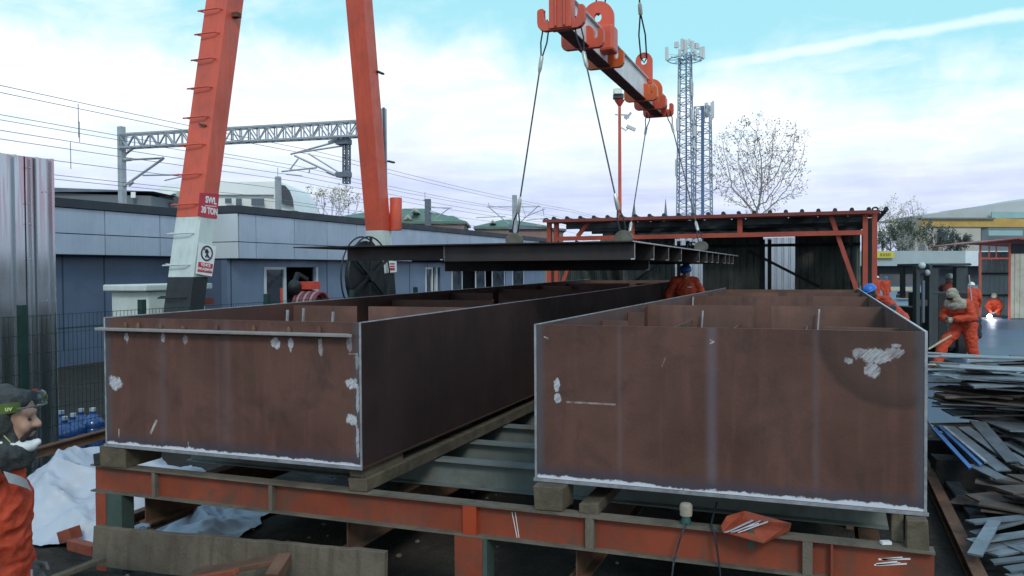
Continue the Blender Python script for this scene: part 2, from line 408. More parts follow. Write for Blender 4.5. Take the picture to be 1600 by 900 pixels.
# the contrail low on the right
a1 = (at(1050, 112, D=1) - EYE).normalized(); a2 = (at(1610, 20, D=1) - EYE).normalized(); nn = a1.cross(a2).normalized()
ct = k.math('ABSOLUTE', k.math('ADD', k.vmath('DOT_PRODUCT', d, tuple(nn)), k.math('MULTIPLY', k.math('SUBTRACT', k.noise(d, 26, 5), .5), .012)))
ctm = k.math('MULTIPLY', k.mr(ct, .0085, .0015, smooth=True), k.mr(az, .17, .3)); c = k.mix(k.math('MULTIPLY', ctm, .5), c, (6.2, 6.5, 6.6))
# below the horizon
c = k.mix(k.mr(dz, -.01, -.03), c, (1.4, 1.4, 1.4))
k.put(bg.inputs['Color'], c)
sl = bpy.data.lights.new('sun', 'SUN'); sl.energy = 1.0; sl.angle = R(14); sl.color = (1, .95, .88)
so = bpy.data.objects.new('sun', sl); COL.objects.link(so)
sd = V((.5 * math.cos(SUN_EL), -.8 * math.cos(SUN_EL), math.sin(SUN_EL) * 1.03)).normalized()
so.rotation_euler = sd.to_track_quat('Z', 'Y').to_euler()
vs = SC.view_settings; SC.display_settings.display_device = 'sRGB'; vs.view_transform = 'Standard'; vs.look = 'None'; vs.exposure = .3; vs.gamma = 1; vs.use_curve_mapping = False

# ------------------------------------------------------------------ ground
def ground_z(x, y):
    g = .42 * math.exp(-((x + 4.6) / 1.5) ** 2 - ((y - 3.7) / .75) ** 2) + .2 * math.exp(-((x + 2.9) / 1.2) ** 2 - ((y - 3.9) / .6) ** 2)
    g += .16 * math.exp(-((x + 3.6) / 2.2) ** 2 - ((y - 6.6) / 1.6) ** 2)
    f = max(0, min(1, (1.2 - x) / .8)) * max(0, min(1, (24 - y) / 6)) * max(0, min(1, (x + 14) / 3))
    q = mnoise.fractal(V((x * 1.4, y * 1.4, 0)), .9, 2, 5)
    return g + f * .07 * q - (.0 if f > 0 else .0)
def axis(lo, hi, step, far):
    a = []; v = lo
    while v <= hi: a.append(v); v += step
    g = step; v = hi
    while v < far: g *= 1.6; v += g; a.append(v)
    g = step; v = lo; b_ = []
    while v > -far: g *= 1.6; v -= g; b_.append(v)
    return b_[::-1] + a
gx, gy = axis(-9, 2.2, .09, 1500), axis(1.2, 16, .09, 1500)
mb = MB(); mb.grid([[(x, y, ground_z(x, y)) for x in gx] for y in gy])
structure(mb.build('ground', 'mud', origin=(0, 0, 0), smooth=60))
mb = MB(); mb.grid([[(x, y, .012) for x in (1.45, 6, 14, 40)] for y in (13, 17, 30, 60, 200)])
structure(mb.build('road', 'asphalt_wet', origin=(6, 13, 0)))
mb = MB()
for i in range(420):                                   # loose stones in the mud under and around the trestle
    x, y = random.uniform(-6.5, 1.0), random.uniform(3.3, 11); r = random.uniform(.008, .03)
    mb.ball((x, y, ground_z(x, y) + r * .3), (r, r * random.uniform(.7, 1.3), r * .7), 6, 4)
stuff(mb.build('rubble', 'stone', origin=(0, 0, 0)), 'small loose stones strewn over the dark mud around the trestle', 'rubble')

# ------------------------------------------------------------------ the two box girders
def front_mat(name, x0, x1, z0, z1, blobs, marks, seams, arc=None, lip=None):
    m, k, b = new_mat(name); p = k.pos(); x, y, z = k.sep(p)
    n = k.noise(p, 1.6, 6, .62, .3); nf = k.noise(p, 22, 4, .65); n5 = k.noise(p, 60, 3, .6)
    c = k.mix(k.mr(n, .32, .68), (.084, .036, .027), (.138, .064, .049))
    sv = k.noise(k.vmath('MULTIPLY', p, (5, 5, .45)), 2.2, 5, .6); c = k.mix(k.math('MULTIPLY', k.mr(sv, .5, .68), .4), c, (.18, .08, .06))
    n7 = k.noise(p, 2.6, 6, .7, .6); c = k.mix(k.math('MULTIPLY', k.mr(n7, .5, .66), .55), c, (.05, .031, .025))
    c = k.mix(k.math('MULTIPLY', k.mr(n7, .44, .3), .5), c, (.095, .064, .032))
    wn = k.math('MULTIPLY', k.math('SUBTRACT', nf, .5), 1.0); nb = k.math('SUBTRACT', k.noise(k.vmath('MULTIPLY', p, (1, 1, .6)), 16, 8, .74, .7), .5); sk = k.noise(k.comb(k.math('MULTIPLY', k.math('ADD', x, z), 11.0), 0.0, k.math('MULTIPLY', k.math('SUBTRACT', z, x), 85.0)), 1.0, 4, .7)
    if arc:
        cx, cz, r = arc; dd = k.vmath('DISTANCE', k.comb(x, 0.0, z), (cx, 0, cz))
        ins = k.mr(k.math('ADD', dd, k.math('MULTIPLY', wn, .03)), r, r - .03); c = k.mix(k.math('MULTIPLY', ins, .35), c, (.048, .036, .03))
        ring = k.math('MULTIPLY', ins, k.mr(dd, r - .12, r)); c = k.mix(k.math('MULTIPLY', ring, .55), c, (.032, .02, .017))
    for sx, wd, st in seams:
        mm = k.math('MULTIPLY', k.mr(k.math('ABSOLUTE', k.math('SUBTRACT', x, sx)), wd, 0.0, smooth=True), st); c = k.mix(mm, c, (.165, .14, .165))
    # bare ground steel beside the welds, then the white ground strips themselves
    e = k.math('MINIMUM', k.math('SUBTRACT', x, x0), k.math('SUBTRACT', x1, x))
    steel = k.mr(k.math('ADD', e, k.math('MULTIPLY', wn, .05)), .075, .03); c = k.mix(k.math('MULTIPLY', steel, .8), c, (.085, .085, .098))
    hz = k.math('SUBTRACT', z, z0)
    s2 = k.mr(k.math('ADD', hz, k.math('MULTIPLY', wn, .09)), .10, .035); c = k.mix(k.math('MULTIPLY', s2, .8), c, (.055, .052, .068))
    s3 = k.mr(k.math('ADD', hz, k.math('ADD', k.math('MULTIPLY', wn, .045), k.math('MULTIPLY', k.math('SUBTRACT', k.noise(p, 3.5, 3), .5), .05))), .024, .015); c = k.mix(s3, c, (.62, .62, .68))
    s4 = k.mr(e, .012, .007); c = k.mix(k.math('MULTIPLY', s4, .85), c, (.55, .56, .6))
    tot = None
    for bx, bz, rx, rz, st in blobs:
        q = k.vmath('LENGTH', k.comb(k.math('MULTIPLY', k.math('SUBTRACT', x, bx), 1 / rx), 0.0, k.math('MULTIPLY', k.math('SUBTRACT', z, bz), 1 / rz)))
        q = k.math('ADD', q, k.math('MULTIPLY', nb, 2.6)); q = k.math('MULTIPLY', k.mr(q, 1.0, .82), st)
        tot = q if tot is None else k.math('MAXIMUM', tot, q)
    if tot is not None:
        tot = k.math('MULTIPLY', tot, k.mr(sk, .34, .56, .2, .95)); c = k.mix(tot, c, (.6, .6, .64))
    for (ax, az_), (bx, bz), wd, st in marks:              # straight chalk and scratch marks
        L = math.hypot(bx - ax, bz - az_); ux, uz = (bx - ax) / L, (bz - az_) / L
        dx_, dz_ = k.math('SUBTRACT', x, ax), k.math('SUBTRACT', z, az_)
        tt = k.math('ADD', k.math('MULTIPLY', dx_, ux), k.math('MULTIPLY', dz_, uz)); ds_ = k.math('ABSOLUTE', k.math('SUBTRACT', k.math('MULTIPLY', dx_, uz), k.math('MULTIPLY', dz_, ux)))
        mm = k.math('MULTIPLY', k.mr(ds_, wd, wd * .5), k.math('MULTIPLY', k.math('GREATER_THAN', tt, 0.0), k.math('LESS_THAN', tt, L)))
        c = k.mix(k.math('MULTIPLY', k.math('MULTIPLY', mm, st), k.mr(nf, .35, .6, .2, 1)), c, (.6, .56, .54))
    k.put(b.inputs['Base Color'], c); k.put(b.inputs['Roughness'], k.mr(n, .3, .7, .5, .72)); b.inputs['Specular IOR Level'].default_value = .32; bump(k, b, n5, .07)
    return m
LX0, LX1, RX0, RX1 = -5.0, -2.806, -1.666, .49
LY, RY, LYE, RYE = 4.605, 4.732, 18.0, 14.85
ZB, ZT = 1.08, 2.02
LRISE = .12
def fx(px, py, Y): p = at(px, py, Y=Y); return (p.x, p.z)
def bl(px, py, wx, wz, st, Y):
    a = at(px, py, Y=Y); D = (a - EYE).dot(FWD); return (a.x, a.z, wx * D / F_PX * 1.05, wz * D / F_PX, st)
front_mat('left_box_front', LX0, LX1, ZB, ZT,
    [bl(180, 598, 13, 12, 1, LY), bl(549, 599, 11, 10, 1, LY), bl(549, 655, 11, 10, 1, LY), bl(198, 527, 5, 9, .8, LY), bl(255, 529, 4, 8, .7, LY),
     bl(290, 531, 5, 8, .45, LY), bl(431, 537, 9, 9, .9, LY), bl(454, 536, 5, 8, .9, LY), bl(454, 545, 2, 7, .8, LY), bl(501, 541, 4, 15, .5, LY), bl(546, 537, 5, 14, .45, LY),
     bl(558, 566, 4, 16, .4, LY), bl(559, 625, 3, 26, .7, LY), bl(559, 690, 3, 26, .7, LY)],
    [(fx(235, 678, LY), fx(245, 656, LY), .012, .8), (fx(186, 684, LY), fx(186, 670, LY), .006, .8), (fx(295, 700, LY), fx(294, 690, LY), .005, .7), (fx(545, 553, LY), fx(560, 553, LY), .004, .6)],
    [(at(254, 600, Y=LY).x, .06, .22), (at(354, 600, Y=LY).x, .08, .16), (at(340, 600, Y=LY).x, .03, .16)])
front_mat('right_box_front', RX0, RX1, ZB, ZT,
    [bl(870, 603, 5, 11, 1, RY), bl(872, 622, 6, 9, 1, RY), bl(1366, 556, 24, 13, .75, RY), bl(1345, 552, 12, 9, .6, RY), bl(1395, 552, 14, 9, .55, RY), bl(1362, 578, 11, 13, .75, RY), bl(1400, 540, 6, 3, .7, RY), bl(1325, 563, 6, 6, .6, RY)],
    [(fx(885, 628, RY), fx(962, 632, RY), .007, .45), (fx(1109, 531, RY), fx(1116, 534, RY), .005, .9), (fx(1116, 534, RY), fx(1109, 537, RY), .005, .9), (fx(1034, 573, RY), fx(1040, 558, RY), .004, .35), (fx(850, 526, RY), fx(857, 529, RY), .005, .8)],
    [(at(968, 620, Y=RY).x, .025, .22), (at(1112, 620, Y=RY).x, .05, .5), (at(1275, 620, Y=RY).x, .03, .22)],
    arc=(at(1405, 518, Y=RY).x, at(1405, 518, Y=RY).z, .42))

T = .014
def box_girder(x0, x1, y0, y1, rise, label, fm, webs, stiff, lip):
    t = thing('box_girder', label, 'box girder', ((x0 + x1) / 2, y0, ZB), 'open steel boxes lying on the trestle')
    def side(xa, xb, name='side_plate', mt_='brown_plate'):
        m_ = MB(); m_.hexa([(xa, y0, ZB), (xb, y0, ZB), (xb, y1, ZB), (xa, y1, ZB)], [(xa, y0, ZT - .006), (xb, y0, ZT - .006), (xb, y1, ZT + rise - .006), (xa, y1, ZT + rise - .006)])
        m_.cur = 1
        m_.hexa([(xa, y0, ZT - .006), (xb, y0, ZT - .006), (xb, y1, ZT + rise - .006), (xa, y1, ZT + rise - .006)], [(xa, y0, ZT), (xb, y0, ZT), (xb, y1, ZT + rise), (xa, y1, ZT + rise)])
        m_.lim(xa, xb, y0 - .004, y0 - .0005, ZB, ZT)
        return m_.build(name, [mt_, 'bare_edge'], t)
    side(x0, x0 + T); side(x1 - T, x1, 'side_plate', 'dark_shaded_side' if lip else 'brown_plate')
    m_ = MB(); m_.lim(x0 + T + .001, x1 - T - .001, y0 - .001, y0 + T, ZB + .001, ZT - .002); m_.build('front_plate', fm, t)
    m_ = MB(); m_.hexa([(x0 + T, y1 - T, ZB), (x1 - T, y1 - T, ZB), (x1 - T, y1 - .001, ZB), (x0 + T, y1 - .001, ZB)], [(x0 + T, y1 - T, ZT + rise - .03), (x1 - T, y1 - T, ZT + rise - .03), (x1 - T, y1 - .001, ZT + rise - .03), (x0 + T, y1 - .001, ZT + rise - .03)])
    m_.build('end_plate', 'brown_inner', t)
    m_ = MB(); m_.lim(x0 - .004, x1 + .006, y0 - .012, y1, ZB - .016, ZB - .002); m_.build('bottom_plate', ['brown_plate'], t)
    m_ = MB(); m_.lim(x0 - .004, x1 + .008, y0 - .018, y0 - .0125, ZB - .017, ZB + .001); m_.build('ground_edge', 'bare_edge', t)
    for Y, dz, gaps in webs:
        zt = ZT + rise * (Y - y0) / (y1 - y0) - dz; xs = [x0 + T + .002]
        for g0, g1 in gaps: xs += [x0 + (x1 - x0) * g0, x0 + (x1 - x0) * g1]
        xs.append(x1 - T - .002); m_ = MB()
        # one plate with notches cut from its top edge
        pts = [(xs[0], Y, ZB + .02), (xs[-1], Y, ZB + .02)]
        tp = []
        for i in range(0, len(xs), 2):
            tp += [(xs[i], Y, zt), (xs[i + 1], Y, zt)]
            if i + 2 < len(xs): tp += [(xs[i + 1], Y, zt - .34), (xs[i + 2], Y, zt - .34)]
        m_.prism(pts + tp[::-1], (0, .012, 0)); m_.build('cross_web', 'brown_inner', t)
    for X0, X1, Y0, Y1, z0, z1 in stiff:
        m_ = MB(); m_.lim(X0, X1, Y0, Y1, z0, z1); m_.build('stiffener', 'brown_inner', t)
    if lip:
        zl = at(380, 519, Y=y0).z; m_ = MB()
        m_.hexa([(x0 - .03, y0 - .062, zl - .012), (x1 - .03, y0 - .062, zl - .012), (x1 - .1, y0 - .0015, zl - .012), (x0 - .02, y0 - .0015, zl - .012)],
                [(x0 - .03, y0 - .062, zl + .01), (x1 - .03, y0 - .062, zl + .01), (x1 - .1, y0 - .0015, zl + .01), (x0 - .02, y0 - .0015, zl + .01)])
        m_.build('ledge_bar', 'grey_ledge', t, bevel=.004)
        for px in (198, 218, 253, 288, 340, 398, 453, 500):      # weld stubs left along the top of the ledge
            q = at(px, 512, Y=y0); m_ = MB(); h_ = random.uniform(.02, .045)
            m_.ball((q.x, y0 - .014, zl + .012), (.018, .013, h_), 8, 5); m_.build('weld_stub', 'rust_steel', t)
    return t
mat('grey_ledge', (.34, .31, .29), .5, .35, .2, 6, dirt=.4, dcol=(.16, .12, .1), ds=6)
LB = box_girder(LX0, LX1, LY, LYE, LRISE, 'long brown open steel box with a grey ledge bar across its front', 'left_box_front',
    [(6.9, .03, [(.34, .40)]), (8.9, .06, [(.62, .68)]), (10.6, .04, [(.3, .34), (.6, .66)]), (12.4, .05, [(.5, .56)]), (14.4, .05, [(.3, .36)]), (16.2, .05, [(.6, .66)])],
    [(LX0 + .5, LX0 + .512, LY + .02, 6.88, ZB, ZT - .22), (LX0 + 1.0, LX0 + 1.012, LY + .02, 6.88, ZB, ZT - .2), (LX0 + 1.55, LX0 + 1.562, LY + .02, 6.88, ZB, ZT - .24)], True)
RB = box_girder(RX0, RX1, RY, RYE, .0, 'brown open steel box with a white smear and a dark arc on its plain front', 'right_box_front',
    [(8.05, .02, [(.47, .55)]), (10.9, .02, [(.3, .36), (.66, .7)]), (12.9, .03, [(.46, .52)])],
    [(RX0 + .45, RX0 + .462, RY + .02, 8.03, ZB, ZT - .16), (RX0 + .9, RX0 + .912, RY + .02, 8.03, ZB, ZT - .19), (RX0 + 1.5, RX0 + 1.512, RY + .02, 8.03, ZB, ZT - .19), (RX1 - .5, RX1 - .03, 6.0, 6.012, ZB, ZT - .07), (RX0 + .016, RX0 + .22, 6.3, 6.312, ZB, ZT - .07), (RX0 + .016, RX0 + .16, 7.2, 7.212, ZB, ZT - .05)], False)
for bx, pts in ((LB, [(627, 492, 7.4), (521, 493, 5.6), (450, 490, 5.6), (475, 487, 6.0), (770, 472, 9.2)]), (RB, [(1278, 488, 8.0), (1097, 490, 8.0), (1082, 468, 9.0)])):
    for px, py, Y in pts:                                # bright lifting lugs and tack plates inside the boxes
        q = at(px, py, Y=Y); m_ = MB(); m_.bar((q.x, Y - .02, q.z - .16), (q.x + .012, Y - .02, q.z + .03), .014, .02); m_.build('tack_bar', 'bare_edge', bx)

# ------------------------------------------------------------------ the trestle they lie on
TR = thing('steel_trestle', 'orange steel trestle with a long dirty front beam on posts under both steel boxes', 'trestle', (-2.2, 4.67, 0))
mb = MB(); ZBM = .91; BH = .205; YB = 4.662
bx0, bx1 = at(150, 740, Y=YB).x, at(1460, 860, Y=YB).x
mb.lim(bx0, bx1, YB - .004, YB + .004, ZBM - BH + .012, ZBM - .012)
mb.cur = 1; mb.lim(bx0, bx1, YB - .05, YB + .05, ZBM - .012, ZBM); mb.lim(bx0, bx1, YB - .05, YB + .05, ZBM - BH, ZBM - BH + .012)
mb.build('front_beam', ['trestle_orange', 'trestle_dirty'], TR)
for px, wide, mt in ((243, .03, 'trestle_dirty'), (425, .03, 'trestle_dirty'), (735, .09, 'trestle_bright'), (922, .05, 'trestle_dirty'), (1262, .05, 'trestle_dirty'), (1300, .012, 'trestle_orange')):
    q = at(px, 800, Y=YB - .03).x; m_ = MB(); m_.lim(q - wide / 2, q + wide / 2, YB - .047, YB - .005, ZBM - BH + .013, ZBM - .013); m_.build('stiffener', mt, TR)
for pl, pr_ in ((150, 190), (710, 760), (1395, 1448)):
    a, b_ = at(pl, 830, Y=YB - .06).x, at(pr_, 830, Y=YB - .06).x; m_ = MB()
    m_.lim(a, a + .1 if pl < 400 else b_ - .03, YB - .06, YB - .048, -.3, ZBM - BH - .001); m_.cur = 1; m_.lim(b_ - .03 if pl > 400 else a + .1, b_, YB - .055, YB + .06, -.3, ZBM - BH - .001); m_.lim(a, b_ - .03, YB + .05, YB + .06, -.3, ZBM - BH - .001)
    m_.build('post', ['trestle_orange', 'trestle_green'], TR)
yc = [5.72, 6.39, 7.15, 8.04]
while yc[-1] < 17.2: yc.append(yc[-1] + .85)
for Y in yc:
    m_ = MB(); ibeam(m_, (bx0 - .05, Y, .8), (bx1 - .05, Y, .8), .2, .14); m_.build('cross_beam', 'grey_steel', TR)
for X in (-4.75, -3.0, -1.4, .25):
    m_ = MB(); ibeam(m_, (X, YB + .06, .585), (X, 17.6, .585), .22, .12); m_.build('long_beam', 'rust_steel', TR)
    for Y in (8.0, 12.0, 16.8):
        m_ = MB(); m_.lim(X - .08, X + .08, Y - .08, Y + .08, -.3, .474); m_.build('post', 'rust_steel', TR)
# chalk ticks on the beam
for xa, ya, xb, yb_, wd in ((800, 800, 808, 840, .004), (805, 800, 811, 840, .004)):
    a, b_ = at(xa, ya, Y=YB - .006), at(xb, yb_, Y=YB - .006); m_ = MB(); m_.bar(a, b_, wd, .002, up=(0, 1, 0)); m_.build('chalk_tick', 'white_paint', TR)
m_ = MB(); q = at(1385, 880, Y=YB - .006)
for i in range(5):
    a = q + V((random.uniform(-.09, .0), 0, random.uniform(-.02, .02))); m_.bar(a, a + V((random.uniform(.08, .16), 0, random.uniform(.01, .03))), random.uniform(.006, .012), .002, up=(0, 1, 0))
m_.build('chalk_smear', 'white_paint', TR)

# timber packing between the trestle and the boxes
G = 'timber packing under the boxes'
def block(px0, px1, Y0, Y1, z0, z1, label, mt='timber'):
    a, b_ = at(px0, 760, Y=Y0).x, at(px1, 760, Y=Y0).x; m_ = MB(); m_.box(((a + b_) / 2, (Y0 + Y1) / 2, (z0 + z1) / 2), (b_ - a, Y1 - Y0, z1 - z0), jit=.006)
    return tag(m_.build('timber_block', mt, bevel=.006), label, 'timber block', G)
ZP = ZB - .019
block(157, 197, 4.6, 4.95, ZBM + .001, ZP, 'short light timber block under the left front corner of the ledged box')
block(147, 160, 4.60, 4.9, ZBM + .001, ZBM + .09, 'small black block beside the light timber at the left beam end', 'timber_black')
block(545, 572, 4.62, 9.6, ZBM + .001, ZBM + .085, 'long lower timber under the right edge of the ledged box')
block(547, 567, 4.64, 5.2, ZBM + .086, ZP, 'short upper timber stacked on the long timber under the ledged box')
block(834, 879, 4.63, 4.85, ZBM + .001, ZP, 'square dark timber block under the left front corner of the chalk marked box')
block(905, 935, 4.66, 5.9, ZBM + .001, ZBM + .06, 'low thin timber reaching back beside the square block')
block(1418, 1452, 4.63, 4.9, ZBM + .001, ZP, 'timber block under the right front corner of the chalk marked box')
block(1394, 1412, 4.72, 5.3, ZBM + .001, ZP, 'narrow upright timber wedge left of the right corner block')
for i, (X, Y) in enumerate([(x, y) for y in (8.05, 11.0, 14.2) for x in (-4.6, -3.1, -1.35, .2)]):
    m_ = MB(); m_.box((X, Y, (ZBM + ZP) / 2 - .005), (.2, .35, ZP - ZBM + .008), jit=.004)
    tag(m_.build('timber_block', 'timber', bevel=.006), 'timber packer in the shadow under the steel boxes, on a grey cross beam', 'timber block', G)
# ------------------------------------------------------------------ the plate hanging in the slings
PX0, PX1, PY0, PY1, PZ = -5.34, -1.65, 7.4, 17.0, 2.602
HP = thing('stiffened_plate', 'dark stiffened steel plate hanging level in wire slings above the ledged box', 'steel plate', ((PX0 + PX1) / 2, PY0, PZ))
mb = MB(); mb.lim(PX0, PX1, PY0, PY1, PZ, PZ + .012); mb.cur = 1; mb.lim(PX1 + .0005, PX1 + .004, PY0, PY1, PZ, PZ + .0125); mb.build('deck_plate', ['dark_plate', 'bare_edge'], HP)
def web(x0, x1, Y, dep, ends=True):
    m_ = MB(); m_.lim(x0, x1, Y, Y + .012, PZ - dep, PZ - .001); m_.cur = 1
    if ends:
        m_.lim(x1 + .0005, x1 + .003, Y - .001, Y + .013, PZ - dep, PZ - .001); m_.lim(x1 - .03, x1 + .003, Y - .018, Y - .002, PZ - dep, PZ - dep + .012)
        m_.lim(x0 - .003, x0 - .0005, Y - .001, Y + .013, PZ - dep, PZ - .001)
    m_.build('stiffener', ['dark_plate', 'bare_edge'], HP)
web(at(543, 400, Y=7.6).x, at(693, 400, Y=7.6).x, 7.6, .145)
web(at(695, 400, Y=7.5).x, PX1 - .006, 7.5, .16)
web(at(695, 400, Y=9.6).x, PX1 - .3, 9.6, .262)
for px in (1022, 1045, 1065, 1093, 1105, 1114, 1123, 1134, 1140, 1146):
    Y = at(px, 395, X=PX1).y
    web(PX0 + .9, PX1 - .004, Y, .155)

# ------------------------------------------------------------------ spreader beam and slings
SX, SZ, SY0, SY1 = -2.65, 4.93, 8.45, 14.0
SB = thing('spreader_beam', 'red and white spreader beam with double hook plates, hung level above the dark plate', 'spreader beam', (SX, (SY0 + SY1) / 2, SZ))
mb = MB(); mb.lim(SX - .05, SX + .05, SY0 + .02, SY1, SZ + .014, SZ + .36); mb.cur = 1; mb.lim(SX - .085, SX + .085, SY0, SY1, SZ, SZ + .014); mb.cur = 0; mb.lim(SX - .085, SX + .085, SY0, SY1, SZ + .36, SZ + .374)
mb.build('beam', ['spreader_white', 'spreader_maroon'], SB, bevel=.003)
HALF = [(.0, -.02), (.2, -.02), (.245, 0), (.275, .04), (.285, .09), (.285, .215), (.275, .24), (.25, .25), (.215, .25), (.2, .235), (.205, .2), (.2, .14), (.185, .1), (.16, .09), (.135, .1), (.12, .15), (.118, .3), (.0, .3)]
HALF2 = [(.0, -.02), (.21, -.02), (.25, 0), (.272, .04), (.275, .09), (.275, .19), (.26, .215), (.235, .222), (.212, .218), (.2, .2), (.2, .13), (.19, .105), (.175, .1), (.16, .105), (.152, .125), (.15, .2), (.13, .24), (.09, .27), (.0, .27)]
def hookplate(Y, th=.07, mt='crane_red', dz=0.0):
    hf = HALF if Y < 8.6 else HALF2; m_ = MB(); pts = [(SX + x, Y, SZ + z + dz) for x, z in hf] + [(SX - x, Y, SZ + z + dz) for x, z in hf[::-1]][1:-1]; pts = [(SX + (x - SX) * .93, y, SZ + (z - SZ) * .9) for x, y, z in pts]
    m_.prism(pts, (0, th, 0)); return m_.build('hook_plate', mt, SB, bevel=.006)
def lug(Y, z0, z1, wd, mt='crane_red', hole=.05):
    n = 20; r = wd / 2; cz = z1 - r; outer = [(SX + r, z0), ] + [(SX + r * math.cos(a), cz + r * math.sin(a)) for a in [math.pi * i / n for i in range(n + 1)]] + [(SX - r, z0)]
    inner = [(SX + hole * math.cos(a), cz + hole * 1.15 * math.sin(a)) for a in [2 * math.pi * i / n for i in range(n)]]
    m_ = MB(); bm = bmesh.new()
    def ring(pts, y): return [bm.verts.new((x, y, z)) for x, z in pts]
    for y in (Y, Y + .06):
        o_ = ring(outer, y); i_ = ring(inner, y)
        es = [bm.edges.new((a[j], a[(j + 1) % len(a)])) for a in (o_, i_) for j in range(len(a))]
        bmesh.ops.triangle_fill(bm, edges=es, use_beauty=True, use_dissolve=False)
    bm.verts.ensure_lookup_table()
    base = len(m_.v); m_.v += [v.co.copy() for v in bm.verts]; bm.verts.index_update()
    for f in bm.faces: m_.face([base + v.index for v in f.verts])
    no, ni = len(outer), len(inner); q = no + ni
    for j in range(no): m_.face((base + j, base + (j + 1) % no, base + q + (j + 1) % no, base + q + j))
    for j in range(ni): m_.face((base + no + j, base + no + (j + 1) % ni, base + q + no + (j + 1) % ni, base + q + no + j))
    bm.free(); return m_.build('lifting_lug', mt, SB, smooth=40)
for Y, mt in ((8.42, 'crane_red'), (9.25, 'crane_red'), (10.25, 'crane_orange'), (12.45, 'crane_orange'), (13.15, 'crane_red'), (13.85, 'crane_red')): hookplate(Y, mt=mt)
lug(9.95, SZ + .2, SZ + .74, .4); lug(12.7, SZ + .3, SZ + .78, .26); lug(13.3, SZ + .12, SZ + .5, .34, 'crane_orange', .03)
m_ = MB(); m_.lim(SX - .125, SX + .125, 8.40, 8.56, SZ - .005, SZ + .66)
for x in (-.045, .05): m_.lim(SX + x - .012, SX + x + .012, 8.375, 8.401, SZ + .01, SZ + .62)
m_.build('end_block', 'crane_red', SB, bevel=.008)
m_ = MB(); m_.lim(SX - .2, SX + .22, 9.84, 10.12, SZ + .1, SZ + .42); m_.build('lug_base', 'crane_red', SB, bevel=.03)
for y0, y1 in ((12.55, 13.0), (13.5, 13.8)):
    m_ = MB(); m_.lim(SX - .17, SX + .17, y0, y1, SZ + .1, SZ + .26); m_.build('lug_base', 'crane_orange', SB, bevel=.02)

def sling(p, q, label, group, r=.009, loop=.42, lw=.035, mt='wire_rope', bot=True):
    p, q = V(p), V(q); L = (q - p).length; a = (q - p) / L; s_ = a.cross(V((0, 1, 0))).normalized()
    t = thing('wire_sling', label, 'sling', q, group)
    m_ = MB(); m_.tube([p + a * loop, q - a * (.3 if bot else 0)], r, 7); m_.build('rope', mt, t, smooth=50)
    def eye(o, d_, ln, nm):
        m_ = MB(); pts = [o + d_ * ln, o + d_ * ln * .55 + s_ * lw, o + d_ * .06 + s_ * lw * .9, o + s_ * 0 - d_ * .01, o + d_ * .06 - s_ * lw * .9, o + d_ * ln * .55 - s_ * lw, o + d_ * ln]
        m_.tube(pts, r * .95, 7); m_.build('eye_loop', 'rope_dark', t, smooth=50)
        m_ = MB(); m_.tube([o + d_ * (ln - .05), o + d_ * (ln - .03), o + d_ * (ln + .1), o + d_ * (ln + .14)], [r * 1.2, r * 2.7, r * 2.5, r * 1.2], 8); m_.build('ferrule', 'ferrule', t, smooth=40)
    eye(p, a, loop, 'top')
    if bot: eye(q, -a, .3, 'bottom')
    return t
HK = SZ + .1
mat('clamp_tan', (.13, .12, .095), .7, .1, .3, 12)
CL = [((SX - .16, 8.455, HK), (-3.22, 8.5, PZ + .12)), ((SX + .16, 8.455, HK), (-1.99, 8.5, PZ + .12)), ((SX - .16, 13.88, HK), (-2.82, 12.3, PZ + .12)), ((SX + .16, 13.88, HK), (-1.72, 12.3, PZ + .12))]
NM = ['steel wire sling down to the left clamp at the near end of the hanging plate', 'steel wire sling down to the right clamp at the near end of the hanging plate',
      'steel wire sling down to the left clamp at the far end of the hanging plate', 'steel wire sling down to the right clamp at the far end of the hanging plate']
CM = ['round grey lifting clamp at the near left sling', 'round grey lifting clamp at the near right sling', 'round grey lifting clamp at the far left sling', 'round grey lifting clamp at the far right sling']
for (p, q), l, c_ in zip(CL, NM, CM):
    sling(p, q, l, 'slings under the spreader beam')
    t = thing('lifting_clamp', c_, 'clamp', (q[0], q[1], PZ + .013), 'clamps on the hanging plate'); m_ = MB()
    n = 18; m_.prism([(q[0] + .1 * math.cos(2 * math.pi * i / n), q[1] - .025, PZ + .075 + .085 * math.sin(2 * math.pi * i / n)) for i in range(n) if math.sin(2 * math.pi * i / n) > -.75], (0, .05, 0))
    m_.build('clamp_body', 'clamp_tan', t, bevel=.006)
    m_ = MB(); m_.tube([(q[0] - .03, q[1], PZ + .06), (q[0] - .032, q[1], PZ + .1), (q[0], q[1], PZ + .14), (q[0] + .032, q[1], PZ + .1), (q[0] + .03, q[1], PZ + .06)], .009, 7); m_.build('shackle', 'bare_edge', t, smooth=40)
TOP = V((-2.6, 11.45, 8.2))
sling((SX, 9.98, SZ + .58), TOP, 'dark wire sling up from the near lug of the spreader beam', 'slings above the spreader beam', .011, .5, .06, 'rope_dark', False)
sling((SX, 12.73, SZ + .64), TOP, 'dark wire sling up from the far ring lug of the spreader beam', 'slings above the spreader beam', .013, .75, .05, 'rope_dark', False)

